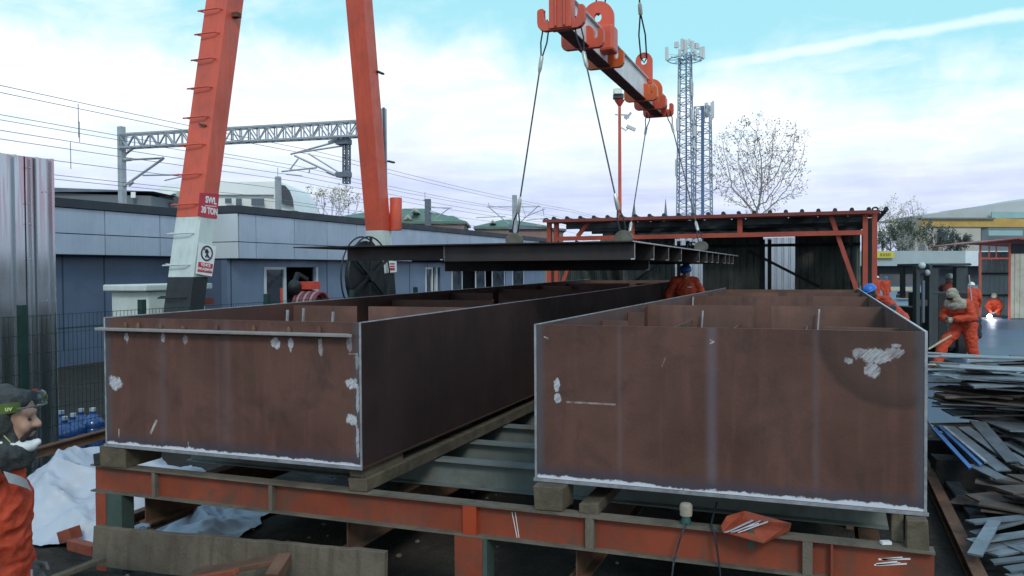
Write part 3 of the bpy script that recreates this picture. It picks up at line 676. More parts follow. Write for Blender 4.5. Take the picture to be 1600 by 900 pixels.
# ------------------------------------------------------------------ gantry crane at the left
GX = -8.6
GC = thing('gantry_crane', 'red and grey gantry crane with two leaning box legs behind the ledged box', 'gantry crane', (GX - .2, 12.6, 0))
def crane_leg(low, high, ylo, yhi, zr, zg, nm='leg'):
    def sec(px, py):
        c = at(px[1], py, X=GX); f = at(px[2], py, X=GX); l = at(px[0], py, Y=c.y); return c, f, l
    a, b_ = sec(low, ylo), sec(high, yhi)
    def quad(z):
        o = []
        for i in range(3):
            t_ = (z - a[i].z) / (b_[i].z - a[i].z); p = a[i].lerp(b_[i], t_); o.append(V((p.x, p.y, z)))
        c, f, l = o; return [V((l.x, c.y, z)), V((c.x, c.y, z)), V((c.x, f.y, z)), V((l.x, f.y, z))]
    m_ = MB()
    for z0, z1, mi in ((-.1, zg, 2), (zg, zr, 1), (zr, 11.2, 0)):
        m_.cur = mi; m_.hexa(quad(z0), quad(z1))
    return m_.build(nm, ['crane_red', 'crane_grey', 'crane_black'], GC, bevel=.006), quad
zr1, zg1 = at(311, 338, X=GX).z, at(303, 433, X=GX).z
L1, Q1 = crane_leg((260, 300, 323), (321, 355, 381), 450, 0, zr1, zg1)
zr2, zg2 = at(600, 360, X=GX).z, at(603, 427, X=GX).z
L2, Q2 = crane_leg((571, 597, 610.5), (540, 568, 582), 355, 0, zr2, zg2)
for py, mt in ((5, 0), (45, 0), (88, 0), (135, 0), (183, 0), (227, 0), (274, 0), (321, 0), (366, 1), (414, 1), (463, 2), (-40, 0), (-90, 0)):
    z = at(300, py, Y=9.9).z; q = Q1(z); l, c = q[0], q[1]; wv = (c - l)
    m_ = MB(); m_.tube([l + wv * .82, l + wv * .74 + V((0, -.07, 0)), l - wv * .1 + V((0, -.09, -.01)), l - wv * .13 + V((0, -.01, .01)), l + V((0, .05, 0))], .0125, 6)
    m_.build('rung', ['crane_red', 'cabinet_white', 'crane_black'][mt], L1, smooth=40)
# lettering and the warning sign on the near leg
def on_leg(px, py, off=.008): q = at(px, py, X=GX); return q + V((off, 0, 0))
q = Q1(zr1 + .3); ud = (Q1(zr1 + 1)[1] - Q1(zr1)[1])
a, b_, c, e = on_leg(311.5, 301, .004), on_leg(342, 303, .004), on_leg(338.5, 342, .004), on_leg(308.5, 338, .004)
m_ = MB(); m_.hexa([a, b_, c, e], [p + V((.003, 0, 0)) for p in (a, b_, c, e)]); m_.build('letter_panel', 'sign_red', L1)
text_mesh('SWL', .135, on_leg(329, 313.5), (0, 1, -.05), (0, 0, 1), 'white_paint', 'lettering', L1, .005, sx=.86)
text_mesh('30 TON', .132, on_leg(326.8, 330), (0, 1, -.07), (0, 0, 1), 'white_paint', 'lettering', L1, .005, sx=.76)
m_ = MB(); m_.bar(on_leg(320, 321.5), on_leg(337.5, 322.5), .01, .003, up=(1, 0, 0)); m_.build('underline', 'white_paint', L1)
cs = [on_leg(308.5, 380, .03), on_leg(333.5, 385, .05), on_leg(326.5, 432, .05), on_leg(303, 427.5, .03)]
m_ = MB(); m_.hexa(cs, [p + V((.006, 0, 0)) for p in cs]); SG = m_.build('warning_sign', 'white_paint', L1)
ux = (cs[1] - cs[0]).normalized(); uz = (cs[0] - cs[3]).normalized(); nrm = ux.cross(uz).normalized()
W_, H_ = (cs[1] - cs[0]).length, (cs[0] - cs[3]).length; o_ = (cs[0] + cs[1] + cs[2] + cs[3]) / 4 + V((.0075, 0, 0)); P_ = lambda u, v_: o_ + ux * u * W_ + uz * v_ * H_
m_ = MB(); m_.hexa([P_(-.42, -.1), P_(.42, -.1), P_(.42, -.42), P_(-.42, -.42)], [p + nrm * .002 for p in (P_(-.42, -.1), P_(.42, -.1), P_(.42, -.42), P_(-.42, -.42))]); m_.build('sign_field', 'sign_red', L1)
for tx, v_, sz in (('VİNCE', -.18, .062), ('YAKLAŞMAYIN', -.32, .056)):
    text_mesh(tx, sz, P_(0, v_) + nrm * .004, ux, uz, 'white_paint', 'lettering', L1, .0012, sx=.82 if len(tx) > 6 else 1)
m_ = MB(); cc = P_(0, .22); rr = W_ * .31
m_.tube([cc + (ux * math.cos(a_) + uz * math.sin(a_)) * rr for a_ in [2 * math.pi * i / 28 for i in range(28)]], .012, 6, closed=True); m_.bar(cc - (ux - uz) * rr * .7, cc + (ux - uz) * rr * .7, .014, .006, up=nrm)
m_.build('prohibition_ring', 'sign_black', L1)
m_ = MB(); s_ = rr
for (u0, v0), (u1, v1), wd in (((-.05, .25), (.1, -.15), .03), ((.1, -.15), (.3, -.6), .022), ((.05, -.1), (-.2, -.6), .022), ((-.03, .2), (-.4, .05), .018), ((0, .2), (.35, .25), .018)):
    m_.bar(cc + ux * u0 * s_ + uz * v0 * s_ + nrm * .004, cc + ux * u1 * s_ + uz * v1 * s_ + nrm * .004, wd, .004, up=nrm)
m_.ball(cc + ux * -.1 * s_ + uz * .42 * s_ + nrm * .004, (.02, .02, .02), 10, 6); m_.build('pictogram', 'sign_black', L1)
for px, py, mt in ((366, 26, 'rust_steel'),):
    q = on_leg(px, py, .0); m_ = MB(); m_.lim(q.x, q.x + .1, q.y - .06, q.y + .05, q.z - .02, q.z + .05); m_.build('bracket', mt, L1)
q = at(318, 195, Y=Q1(4.6)[0].y - .01); m_ = MB(); m_.bar(q + V((-.06, -.02, .01)), q + V((.06, -.02, -.02)), .03); m_.build('bracket', 'rust_steel', L1)
# far leg: junction tube, small sign and cable tray
a, b_ = at(618.5, 309, X=GX + .1), at(618.5, 360, X=GX + .1); m_ = MB(); m_.tube([b_, b_ + V((0, 0, .02)), a - V((0, 0, .02)), a], [.125, .13, .13, .125], 14); m_.build('cable_drum_motor', 'crane_red', L2, smooth=40)
m_ = MB(); a, b_ = at(599.5, 168, X=GX - .05), at(603, 290, X=GX - .05); m_.bar(a, b_, .035, .05); m_.build('conduit', 'mast_dark', L2)
for px, py in ((589, 112), (606, 252)):
    q = at(px, py, X=GX); m_ = MB(); m_.lim(q.x, q.x + .05, q.y - .03, q.y + .22, q.z - .02, q.z + .015); m_.build('bracket', 'crane_black', L2)
cs = [on_leg(602, 408, .05), on_leg(616, 408, .05), on_leg(616.5, 425, .05), on_leg(603, 426, .05)]
m_ = MB(); m_.hexa(cs, [p + V((.006, 0, 0)) for p in cs]); m_.build('warning_sign', 'white_paint', L2)
ce = sum(cs, V((0, 0, 0))) / 4; m_ = MB()
for dz_, hh in ((.055, .02), (.0, .02), (-.06, .035)): m_.lim(ce.x + .0065, ce.x + .009, ce.y - .1, ce.y + .1, ce.z + dz_ - hh / 2, ce.z + dz_ + hh)
m_.build('sign_field', 'sign_red', L2)
m_ = MB(); m_.lim(-9.1, 9.5, 12.1, 13.1, 11.2, 12.3); m_.build('main_girder', 'crane_red', GC, bevel=.02)

# the cable reel by the far leg
RC = at(578, 432, X=GX + .28); RD = 62 * (RC - EYE).dot(FWD) / F_PX
CR = thing('cable_reel', 'big black spoked cable reel beside the far crane leg', 'cable reel', (RC.x, RC.y, RC.z - RD))
for dx_ in (0, -.16):
    m_ = MB(); m_.tube([RC + V((dx_, math.cos(a_) * RD, math.sin(a_) * RD)) for a_ in [2 * math.pi * i / 40 for i in range(40)]], .016, 7, closed=True); m_.build('rim', 'forklift_black', CR, smooth=50)
for i in range(6):
    a_ = math.pi * i / 3 + .45; m_ = MB(); m_.bar(RC, RC + V((0, math.cos(a_), math.sin(a_))) * RD, .05, .04, up=(1, 0, 0)); m_.build('spoke', 'forklift_black', CR)
m_ = MB(); n = 24
m_.prism([RC + V((-.13, math.cos(2 * math.pi * i / n) * RD * .9, math.sin(2 * math.pi * i / n) * RD * .9)) for i in range(n)], (.06, 0, 0)); m_.build('cable_winding', 'forklift_black', CR)
m_ = MB(); m_.tube([RC + V((-.25, 0, 0)), RC + V((.08, 0, 0))], .11, 12); m_.build('hub', 'forklift_black', CR, smooth=40)
m_ = MB(); m_.lim(RC.x - .22, RC.x - .12, RC.y - .06, RC.y + .3, 0, RC.z); m_.build('stand', 'forklift_black', CR)

# ------------------------------------------------------------------ low panelled building along the yard
BD = thing('office_building', 'low blue grey panelled building with a dark roof edge, behind the mesh fence', 'building', (-18, 21, 0))
JX, WX = -16.4, -17.4
m_ = MB(); m_.lim(-24, WX - .04, 5, 20.0, 2.79, 4.17); m_.lim(-24, JX - .04, 20.04, 50, 2.74, 4.33); m_.build('fascia_frame', 'joint_dark', BD)
m_ = MB(); m_.lim(-24, WX + .06, 5, 19.96, 3.96, 4.175); m_.lim(-24, JX + .06, 19.965, 50, 4.11, 4.335); m_.build('roof_edge', 'roof_trim', BD)
def panels(X, ys, zs, mt, face='x'):
    for y0, y1 in zip(ys, ys[1:]):
        for z0, z1 in zip(zs, zs[1:]):
            m_ = MB(); m_.lim(X - .04, X, y0 + .012, y1 - .012, z0 + .012, z1 - .012); m_.build('fascia_panel', mt, BD)
yA = [at(px, 360, X=WX).y for px in (-80, 0, 80, 164, 250)]; stp = yA[-1] - yA[-2]; yA = [5.2, 7.3] + [y for y in yA if y > 8.5] + [yA[-1] + stp]
yA = [y for y in yA if y < 19.6] + [19.96]
panels(WX, yA, [2.80, 3.32, 3.95], 'panel_blue')
yB = [20.06] + [at(px, 360, X=JX).y for px in (400, 460, 511, 557)]; stp = 2.62
while yB[-1] + stp < 50: yB.append(yB[-1] + stp)
panels(JX, yB, [2.75, 3.25, 4.1], 'panel_blue')
for z0, z1 in ((2.75, 3.25), (3.25, 4.1)):
    m_ = MB(); m_.lim(WX - .3, JX, 19.985, 20.03, z0 + .012, z1 - .012); m_.build('fascia_panel', 'panel_pale', BD)  # lit end face of the jog; the light is in the paler colour
wl, wr = WX - .45, JX - .45
m_ = MB(); m_.lim(-24, wl, 5, 20.04, 0, 2.785); m_.lim(wl + .001, wr - .201, 20.045, 20.25, 0, 2.735); m_.build('wall', 'panel_dark', BD)
DR0, DR1 = at(414, 440, X=wr).y, at(495, 440, X=wr).y; D20, D21 = at(665, 420, X=wr).y, at(682, 420, X=wr).y; D30, D31 = at(705, 420, X=wr).y, at(790, 420, X=wr).y
mat('panel_shaded', (.16, .215, .31), .42, .2, .12, .5, dirt=.3, dcol=(.12, .16, .24), ds=.9)  # panel blue darkened: shade of the recessed wall is in the colour
for y0, y1, z0 in ((20.045, DR0, 0), (DR1, D20, 0), (D30 - 1.2, D30, 0), (D31, 50, 0), (DR0, DR1, 2.5), (D20, D30 - 1.2, 2.5), (D30, D31, 2.5)):
    m_ = MB(); m_.lim(wr - .2, wr, y0, y1, z0, 2.735); m_.build('wall', 'panel_shaded', BD)
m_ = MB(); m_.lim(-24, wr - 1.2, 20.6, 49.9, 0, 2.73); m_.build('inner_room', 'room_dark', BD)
for px in (98, 163, 300):                                # upright joints on the dark ground floor
    y = at(px, 440, X=wl).y
    if y < 20.0: m_ = MB(); m_.lim(wl + .0005, wl + .006, y - .02, y + .02, .4, 2.78); m_.build('joint', 'joint_dark', BD)
y0 = at(160, 520, X=wl); m_ = MB(); m_.lim(wl + .0005, wl + .006, 8, 20.0, .95, .985); m_.build('joint', 'joint_dark', BD)
for px in (361, 511, 640, 668):
    y = at(px, 440, X=wr).y; m_ = MB(); m_.lim(wr + .0005, wr + .006, y - .02, y + .02, .1, 2.73); m_.build('joint', 'joint_dark', BD)
def door(y0, y1, ymid, glass):
    for y in (y0, ymid, y1):
        m_ = MB(); m_.lim(wr - .1, wr + .02, y - .06, y + .06, 0, 2.5); m_.build('door_frame', 'frame_white', BD)
    m_ = MB(); m_.lim(wr - .1, wr + .02, y0 + .06, ymid - .06, 2.42, 2.5); m_.build('door_frame', 'frame_white', BD)
    m_ = MB(); m_.lim(wr - .06, wr - .04, y0 + .06, ymid - .06, 0, 2.42); m_.build('door', glass, BD)
door(DR0, DR1, at(445, 440, X=wr).y, 'glass_dark'); door(D20, D21, at(675, 420, X=wr).y, 'glass_dark')
for px0, px1 in ((705, 722), (742, 758), (768, 788), (800, 818)):
    y0, y1 = at(px0, 420, X=wr).y, at(px1, 420, X=wr).y; m_ = MB(); m_.lim(wr + .002, wr + .02, y0, y1, .6, 2.5); f_ = m_.build('window', 'frame_white', BD)
    m_ = MB(); m_.lim(wr + .021, wr + .03, y0 + .12, y1 - .12, .7, 2.42); m_.build('pane', 'glass_dark', f_)

# hose reel standing in front of the open doorway
HC = at(485, 470, X=-12.5); HR = thing('hose_reel', 'red and white striped hose coil on an orange frame before the open doorway', 'hose reel', (HC.x, HC.y, 0)); rr = .34
for i in range(7):
    m_ = MB(); x = HC.x - .28 + i * .1; m_.tube([V((x, HC.y + math.cos(a_) * rr, HC.z + math.sin(a_) * rr - .12)) for a_ in [2 * math.pi * j / 22 for j in range(22)]], .048, 7, closed=True)
    m_.build('hose_turn', 'hose_red' if i % 2 == 0 else 'hose_white', HR, smooth=50)
m_ = MB(); m_.tube([(HC.x - .34, HC.y - .75, HC.z + .35), (HC.x - .34, HC.y - .75, HC.z - .1), (HC.x - .34, HC.y + .1, HC.z - .12)], .035, 7); m_.bar((HC.x - .34, HC.y - .1, 0), (HC.x - .34, HC.y - .1, HC.z + .25), .07); m_.bar((HC.x + .4, HC.y - .1, 0), (HC.x + .4, HC.y - .1, HC.z - .1), .07)
m_.lim(HC.x - .3, HC.x + .2, HC.y - .12, HC.y + .16, HC.z + .3, HC.z + .5); m_.build('frame', 'red_paint', HR)
m_ = MB(); m_.ball((HC.x - .3, HC.y - .25, HC.z + .36), (.16, .2, .2), 10, 7); m_.bar((HC.x - .3, HC.y - .3, HC.z + .4), (HC.x - .3, HC.y - .1, HC.z + .72), .1); m_.bar((HC.x - .3, HC.y - .1, HC.z + .7), (HC.x - .3, HC.y + .3, HC.z + .55), .09); m_.build('dark_drum', 'forklift_black', HR, smooth=60)

# ------------------------------------------------------------------ sheet hoarding, mesh fence and what stands along them
SHX = -8.2
CF = thing('corrugated_fence', 'galvanised corrugated sheet hoarding with faded red paint at the left edge', 'fence', (SHX, 6, 0))
def corr(y0, y1, zt0, zt1, x, off=0.0):
    rows = []; prof = [(0, 0), (.09, 0), (.105, .04), (.135, .04), (.15, 0)]; y = y0; ys = []
    while y < y1:
        for dy, dx_ in prof:
            if y + dy <= y1: ys.append((y + dy, dx_))
        y += .19
    ys.append((y1, .03))
    m_ = MB()
    for z in ('b', 't'): rows.append([(x + dx_, yy, -.05 if z == 'b' else zt0 + (zt1 - zt0) * (yy - y0) / (y1 - y0)) for yy, dx_ in ys])
    m_.grid(rows); m_.grid([[V(p) - V((.004, 0, 0)) for p in r_] for r_ in rows[::-1]]); m_.build('sheet', 'galv_sheet', CF)
for i in range(9):
    q_ = at((46, 60, 46, 62, 72, 47, 60, 73, 46)[i], (262, 285, 318, 378, 300, 405, 455, 470, 350)[i], X=SHX + .03); m_ = MB(); m_.ball(q_, (.01, .008, .008), 8, 5); m_.build('screw', 'bare_edge', CF)
ysp = at(42, 400, X=SHX).y; yen = at(84, 400, X=SHX).y
corr(4.0, ysp + .05, 3.64, 3.63, SHX - .012); corr(ysp, yen, 3.63, 3.64, SHX)
FX = -7.8
MF = thing('mesh_fence', 'dark green wire mesh fence running along the panelled building', 'fence', (FX, 8, 0))
py_ = [3.9, 6.15, 7.75, 10.15, 12.5, 14.9]; zf = 1.9
for y in py_: m_ = MB(); m_.lim(FX - .035, FX + .035, y - .035, y + .035, 0, zf + .12); m_.build('post', 'fence_green', MF)
for y0, y1 in zip(py_, py_[1:]):
    m_ = MB(); y = y0 + .06
    while y < y1 - .04: m_.bar((FX, y, .05), (FX, y, zf), .0038); y += .055
    z = .1
    while z < zf + .01: m_.bar((FX + .006, y0 + .04, z), (FX + .006, y1 - .04, z), .006); z += .2
    m_.build('mesh_panel', 'fence_green', MF)
m_ = MB(); ibeam(m_, at(40, 712, X=-7.35), at(172, 676, X=-7.35), .1, .08); tag(m_.build('steel_beam', 'rust_steel'), 'dark rusty steel beam lying at the foot of the mesh fence', 'steel beam')
a, b_ = at(226, 447, X=-9.7), at(331, 447, X=-9.7)
CB = thing('white_cabinet', 'white cabinet with an overhanging lid behind the mesh fence and the near crane leg', 'cabinet', (-10, (a.y + b_.y) / 2, 0))
m_ = MB(); m_.lim(-10.5, -9.75, a.y + .12, b_.y - .1, 0, a.z - .08); m_.build('body', 'cabinet_white', CB, bevel=.02)
m_ = MB(); m_.lim(-10.55, -9.68, a.y, b_.y, a.z - .08, a.z + .02); m_.build('lid', 'cabinet_white', CB, bevel=.02)
m_ = MB(); q = at(327, 470, X=-9.74); m_.lim(-9.748, -9.73, q.y - .12, q.y + .1, q.z - .06, q.z + .05); m_.build('rust_mark', 'orange_chip', CB)
JG = []
for i, (px, D_) in enumerate(((97, 9.9), (120, 10.3), (141, 9.9), (151, 10.5), (110, 10.9))):
    q = at(px, 690, X=-8.5); y = q.y
    j = thing('water_jug', 'clear blue plastic water jug standing in the row behind the mesh fence', 'water jug', (-8.45 - .3 * (i % 2), y, .12 + .02 * (i % 3)), 'blue water jugs behind the fence')
    o = ORG[j]; m_ = MB(); prof = [(.12, 0), (.135, .02), (.135, .13), (.127, .145), (.135, .16), (.135, .27), (.127, .285), (.135, .3), (.13, .36), (.07, .42), (.032, .45), (.032, .49)]
    m_.tube([o + V((0, 0, z)) for r_, z in prof], [r_ for r_, z in prof], 16); m_.build('bottle', 'jug_blue', j, smooth=50)
    m_ = MB(); m_.tube([o + V((0, 0, .485)), o + V((0, 0, .525))], .036, 12); m_.build('cap', 'frame_white', j, smooth=40)
    m_ = MB(); m_.lim(o.x - .16, o.x + .16, o.y - .16, o.y + .16, 0, o.z - .002); 
    tag(m_.build('timber_block', 'timber_black'), 'dark block under a blue water jug behind the mesh fence', 'timber block', 'blocks under the water jugs')

# white plastic sheeting heaped between the fence and the trestle
def tarp_z(u, v_):
    h = .46 * math.exp(-((u - .24) / .2) ** 2 - ((v_ - .66) / .34) ** 2) + .28 * math.exp(-((u - .5) / .25) ** 2 - ((v_ - .6) / .4) ** 2) + .22 * math.exp(-((u - .25) / .2) ** 2 - ((v_ - .25) / .25) ** 2)
    n1 = mnoise.noise(V((u * 4, v_ * 4, 1))); n2 = .55 - abs(mnoise.noise(V((u * 6 + v_ * 3, v_ * 5 - u * 2, 5)))) * 1.9; n3 = .5 - abs(mnoise.noise(V((u * 15 - v_ * 5, v_ * 11 + u * 4, 9)))) * 1.8; n4 = .5 - abs(mnoise.noise(V((u * 34, v_ * 26 + u * 9, 4)))) * 1.6
    e = min(u, v_, 1 - u, 1 - v_); return max(.0, h + .08 * n1 + .13 * n2 + .05 * n3 + .012 * n4) * min(1, e * 9)
rows = []
for i in range(130):
    u = i / 129; r_ = []
    for j in range(100):
        v_ = j / 99; wob_ = .12 * mnoise.noise(V((u * 5, v_ * 5, 3)))
        x = -7.45 + 2.75 * u + wob_ + .1 * math.sin(v_ * 7); y = 4.95 + 1.75 * v_ + .16 * mnoise.noise(V((u * 6, v_ * 4, 8))) + .2 * u
        r_.append((x, y, ground_z(x, y) + .03 + tarp_z(u, v_)))
    rows.append(r_)
mb = MB(); mb.grid(rows); tag(mb.build('plastic_sheet', 'tarp', smooth=70), 'crumpled white plastic sheeting heaped on the mud left of the trestle', 'plastic sheet')
mb = MB(); rows = []
for i in range(36):
    u = i / 35; r_ = []
    for j in range(20):
        v_ = j / 19; x = -4.55 + 1.0 * u; y = 6.9 + 1.1 * v_ + .5 * u
        r_.append((x, y, .42 + (.16 * abs(mnoise.noise(V((u * 6, v_ * 5, 2)))) + .12 * math.sin(u * 3.1) + .1 * v_) * min(1, 12 * min(u, v_, 1 - u, 1 - v_) + .05)))
    rows.append(r_)
mb.grid(rows); tag(mb.build('plastic_sheet', 'tarp', smooth=180), 'small flat piece of white plastic sheeting seen under the ledged box', 'plastic sheet')

# boards and steel lying in the mud in front of the trestle
a, b_ = at(146, 823, Y=4.3), at(601, 863, Y=4.3); dn = V((0, -.02, -.27))
mb = MB(); rows = []; n = 24
top = [a.lerp(b_, i / n) + V((0, 0, random.uniform(-.005, .005))) for i in range(n + 1)]
mb.prism(top + [p + dn for p in top[::-1]], (0, .045, 0)); tag(mb.build('dirty_board', 'board_dirty', bevel=.004), 'long mud stained board on edge in front of the trestle beam', 'board')
def scrapbar(p0, p1, Y0, Y1, wd, th, label, mt, name='steel_offcut', cat='offcut'):
    a, b_ = at(*p0, Y=Y0), at(*p1, Y=Y1); m_ = MB(); m_.bar(a, b_, wd, th); return tag(m_.build(name, mt, bevel=.004), label, cat)
scrapbar((300, 897), (448, 872), 3.95, 4.1, .14, .03, 'flat rusty angle offcut leaning on the mud stained board', 'rust_steel')
scrapbar((425, 905), (446, 872), 3.86, 4.06, .08, .07, 'short dark steel end piece below the rusty angle offcut', 'rust_steel')
scrapbar((300, 905), (370, 893), 3.8, 3.8, .05, .03, 'small bright orange steel flat lying under the rusty angle offcut', 'orange_chip')
scrapbar((112, 850), (150, 860), 4.9, 4.75, .08, .08, 'orange rusty steel block on the mud beside the board end', 'orange_chip')
scrapbar((100, 838), (118, 832), 5.1, 5.1, .12, .1, 'small square orange block behind the rusty one at the board end', 'orange_chip')
scrapbar((80, 905), (165, 872), 3.75, 4.0, .06, .03, 'thin timber batten lying on the mud left of the stained board', 'timber', 'timber_batten', 'batten')
for p0, p1, l in (((195, 815), (390, 740), 'dark rail section lying on the mud under the left end of the trestle'), ((235, 818), (420, 745), 'second dark rail section lying beside the first under the trestle')):
    a, b_ = at(*p0, Z=.24), at(*p1, Z=.24); m_ = MB(); ibeam(m_, a, b_, .1, .08); tag(m_.build('rail_section', 'rust_steel'), l, 'rail')
# ------------------------------------------------------------------ railway overhead line behind the building
def ray_D(px, py, D): return at(px, py, D=D)
TL, TRr = at(192, 221, D=50), at(597, 199.5, D=44.6)
GM = thing('catenary_gantry', 'grey lattice gantry over the railway spanning between its two masts behind the crane legs', 'railway gantry', (TL.x, TL.y, 0))
base = at(190, 330, D=50); m_ = MB(); pt = at(189.5, 198, D=50); m_.bar((pt.x, pt.y, 0), pt, .34, .34, up=(1, 0, 0)); m_.build('mast', 'mast_grey', GM)
pt2 = at(599, 170, D=44.6); m_ = MB(); m_.bar((pt2.x, pt2.y, 0), pt2, .26, .26, up=(1, 0, 0)); m_.build('mast', 'mast_grey', GM)
m_ = MB(); lattice(m_, TL, TRr, (0, .3, 0), (0, 0, .4), 30, .05, .035); m_.build('truss', 'mast_grey', GM)
dt, db = at(541.5, 213, D=45.5), at(541.5, 287, D=45.5); m_ = MB(); lattice(m_, dt, db, (.14, 0, 0), (0, .14, 0), 9, .035, .022); m_.build('drop_post', 'mast_dark', GM)
for y in (222, 273):
    m_ = MB(); q = at(537, y, D=45.5); m_.box(q, (.75, .5, .28)); m_.build('clamp', 'mast_dark', GM)
def arm(segs, D_, par, nm='cantilever', mt='mast_grey', sw=.035):
    m_ = MB()
    for (x0, y0), (x1, y1), wd in segs: m_.tube([at(x0, y0, D=D_), at(x1, y1, D=D_)], wd * sw, 6)
    return m_.build(nm, mt, par, smooth=40)
arm([((535, 219), (454, 241), 1.6), ((535, 228), (456, 240), 1.4), ((460, 243), (528, 275), 1.8), ((482, 240), (532, 271), 1.4), ((466, 248), (453, 265), 1.2), ((440, 268), (495, 262), 1.4), ((447, 272), (472, 275), 1.1), ((484, 263), (483, 270), 1.2), ((527, 219), (513, 223), 3), ((511, 268), (523, 273), 3.2)], 45.5, GM)
arm([((193, 250), (256, 247), 1.8), ((192, 292), (252, 250), 2.2), ((223, 274), (285, 273), 1.5), ((257, 282), (285, 276), 1.1), ((196, 241), (208, 232), 2), ((192, 242), (198, 241), 2), ((194, 250), (205, 249), 3.2), ((208, 284), (201, 289), 3.2), ((252, 250), (256, 246), 2.5)], 50, GM)
def mast(px, py, D_, wd, label, arms, lat=False, mt='mast_grey'):
    p = at(px, py, D=D_); t = thing('catenary_mast', label, 'railway mast', (p.x, p.y, 0), 'railway masts in the distance')
    m_ = MB()
    if lat: lattice(m_, (p.x, p.y, 0), p, (wd / 2, 0, 0), (0, wd / 2, 0), 16, .04, .03)
    else: m_.bar((p.x, p.y, 0), p, wd, wd, up=(1, 0, 0))
    m_.build('mast', mt, t)
    if arms: arm(arms, D_, t, sw=.03)
mast(434.5, 276, 55, .3, 'plain grey railway mast in front of the arched white building', [((434, 276), (434, 262), .8)])
mast(668.5, 311, 72, .42, 'dark railway mast with a bracket to the right, above the green hipped roof', [((668, 324), (706, 325), 1.6), ((680, 342), (702, 325), 1.6), ((664, 300), (664, 318), 1), ((670, 330), (680, 334), 3), ((676, 345), (690, 345), 1.2), ((662, 312), (668, 316), 2)], mt='mast_dark')
mast(804, 305, 84, .4, 'grey railway mast with brackets to both sides, behind the near left sling', [((760, 323), (845, 323), 1.8), ((763, 323), (795, 350), 1.8), ((812, 348), (842, 321), 1.8), ((744, 340), (790, 338), 1.6), ((818, 340), (852, 326), 1.5), ((822, 344), (853, 341), 1.4), ((848, 325), (850, 337), 1.3), ((765, 323), (763, 317), 1.2), ((815, 318), (822, 340), 1)])
# overhead wires run along the line, so they all fall towards one point
WG = 'overhead wires along the railway'
for py, X, l in ((122, -31, 'topmost thin overhead wire above the railway at the left'), (133, -31, 'overhead wire just below the topmost one'), (169, -34, 'overhead wire meeting the top of the gantry mast'), (178, -36, 'thin overhead wire behind the gantry truss end'),
                 (193, -33, 'overhead wire crossing the gantry mast below its truss'), (207, -34, 'thick overhead wire passing under the gantry truss'), (230, -35, 'overhead wire crossing the middle of the gantry mast'), (255, -37, 'lower overhead wire above the sheet hoarding top'), (262, -37, 'lowest overhead wire above the dark flat roof')):
    q = at(0, py, X=X); pts = []
    for i in range(41):
        y = q.y - 12 + i * 4.2; s_ = ((y - 47) % 56) / 56; pts.append((X, y, q.z - .5 * 4 * s_ * (1 - s_) * .6 + .0))
    m_ = MB(); m_.tube(pts, .016, 5); tag(m_.build('overhead_wire', 'overhead_line'), l, 'wire', WG)
for px, y0, y1, X in ((122, 162, 215, -32), (110, 222, 264, -36), (124, 190, 222, -34)):
    q = at(px, y0, X=X); e = at(px, y1, X=X); m_ = MB(); m_.bar(q, (q.x, q.y, e.z), .025); tag(m_.build('dropper_wire', 'overhead_line'), 'thin vertical dropper between overhead wires left of the gantry mast', 'wire', 'vertical droppers')

# ------------------------------------------------------------------ buildings beyond the railway
def wbox(px0, px1, py0, D_, dep=8.0, zb=0.0):
    """corner points of a block whose visible front runs between two picture columns at one distance"""
    a, b_ = at(px0, py0, D=D_), at(px1, py0, D=D_); n = V((-math.sin(YAW), math.cos(YAW), 0)); return a, b_, n * dep, a.z
def block_building(px0, px1, py0, D_, dep, mt, par, name='wall', dpy=0.0, z0=0.0):
    a, b_ = at(px0, py0, D=D_), at(px1, py0 + dpy, D=D_); n = _h * dep; m_ = MB()
    m_.hexa([(a.x, a.y, z0), (b_.x, b_.y, z0), (b_.x + n.x, b_.y + n.y, z0), (a.x + n.x, a.y + n.y, z0)], [a, b_, b_ + n, a + n]); return m_.build(name, mt, par)
def win(px0, px1, py0, py1, D_, par, mt='far_window', name='window'):
    c = [at(px0, py1, D=D_), at(px1, py1, D=D_), at(px1, py0, D=D_), at(px0, py0, D=D_)]; m_ = MB(); m_.prism(c, _h * -.08); return m_.build(name, mt, par)
t = thing('flat_roof_building', 'long grey flat roofed building beyond the railway, left of the gantry mast', 'building', at(160, 330, D=75) * 1)
block_building(40, 236, 300, 75, 10, 'far_grey', t, dpy=6); block_building(30, 240, 291, 74.6, 11, 'mast_dark', t, 'roof', 8, at(60, 300, D=74.6).z)
win(205, 212, 300, 309, 74.4, t, 'far_white', 'satellite_dish')
AB = thing('arched_building', 'white building with a barrel vaulted end beyond the railway, behind the near crane leg', 'building', at(340, 330, D=82))
block_building(235, 436, 303, 82, 14, 'far_white', AB); block_building(190, 280, 330, 81.5, 6, 'far_cream', AB)
m_ = MB(); c = [at(185, 332, D=80), at(270, 301, D=80), at(300, 296, D=80), at(300, 330, D=80)]; m_.prism(c, _h * 12); m_.build('gable', 'far_cream', AB)
m_ = MB(); c = [at(182, 333, D=79.5), at(270, 299, D=79.5), at(272, 302, D=79.5), at(185, 336, D=79.5)]; m_.prism(c, _h * 13); m_.build('roof', 'far_white', AB)
m_ = MB(); pr0 = []                                     # vault over the long wing and the arched end
for i in range(13):
    a_ = math.pi * i / 12; pr0.append((432 + 28 * -math.cos(a_) * .0, 0))
arc = [at(430 + 31 * (1 - math.cos(a_)) * .5 * 2 * .5, 330 - 44 * math.sin(a_ * .5 + .0) - 0, D=81) for a_ in [math.pi * i / 12 for i in range(13)]]
end = [at(428, 329, D=80.8)] + [at(428 + 34 * (i / 12), 329 - 46 * math.cos(math.pi / 2 * (i / 12) ** 1.6), D=80.8) for i in range(13)]
m_.prism(end, _h * 10); m_.build('vault_end', 'far_white', AB)
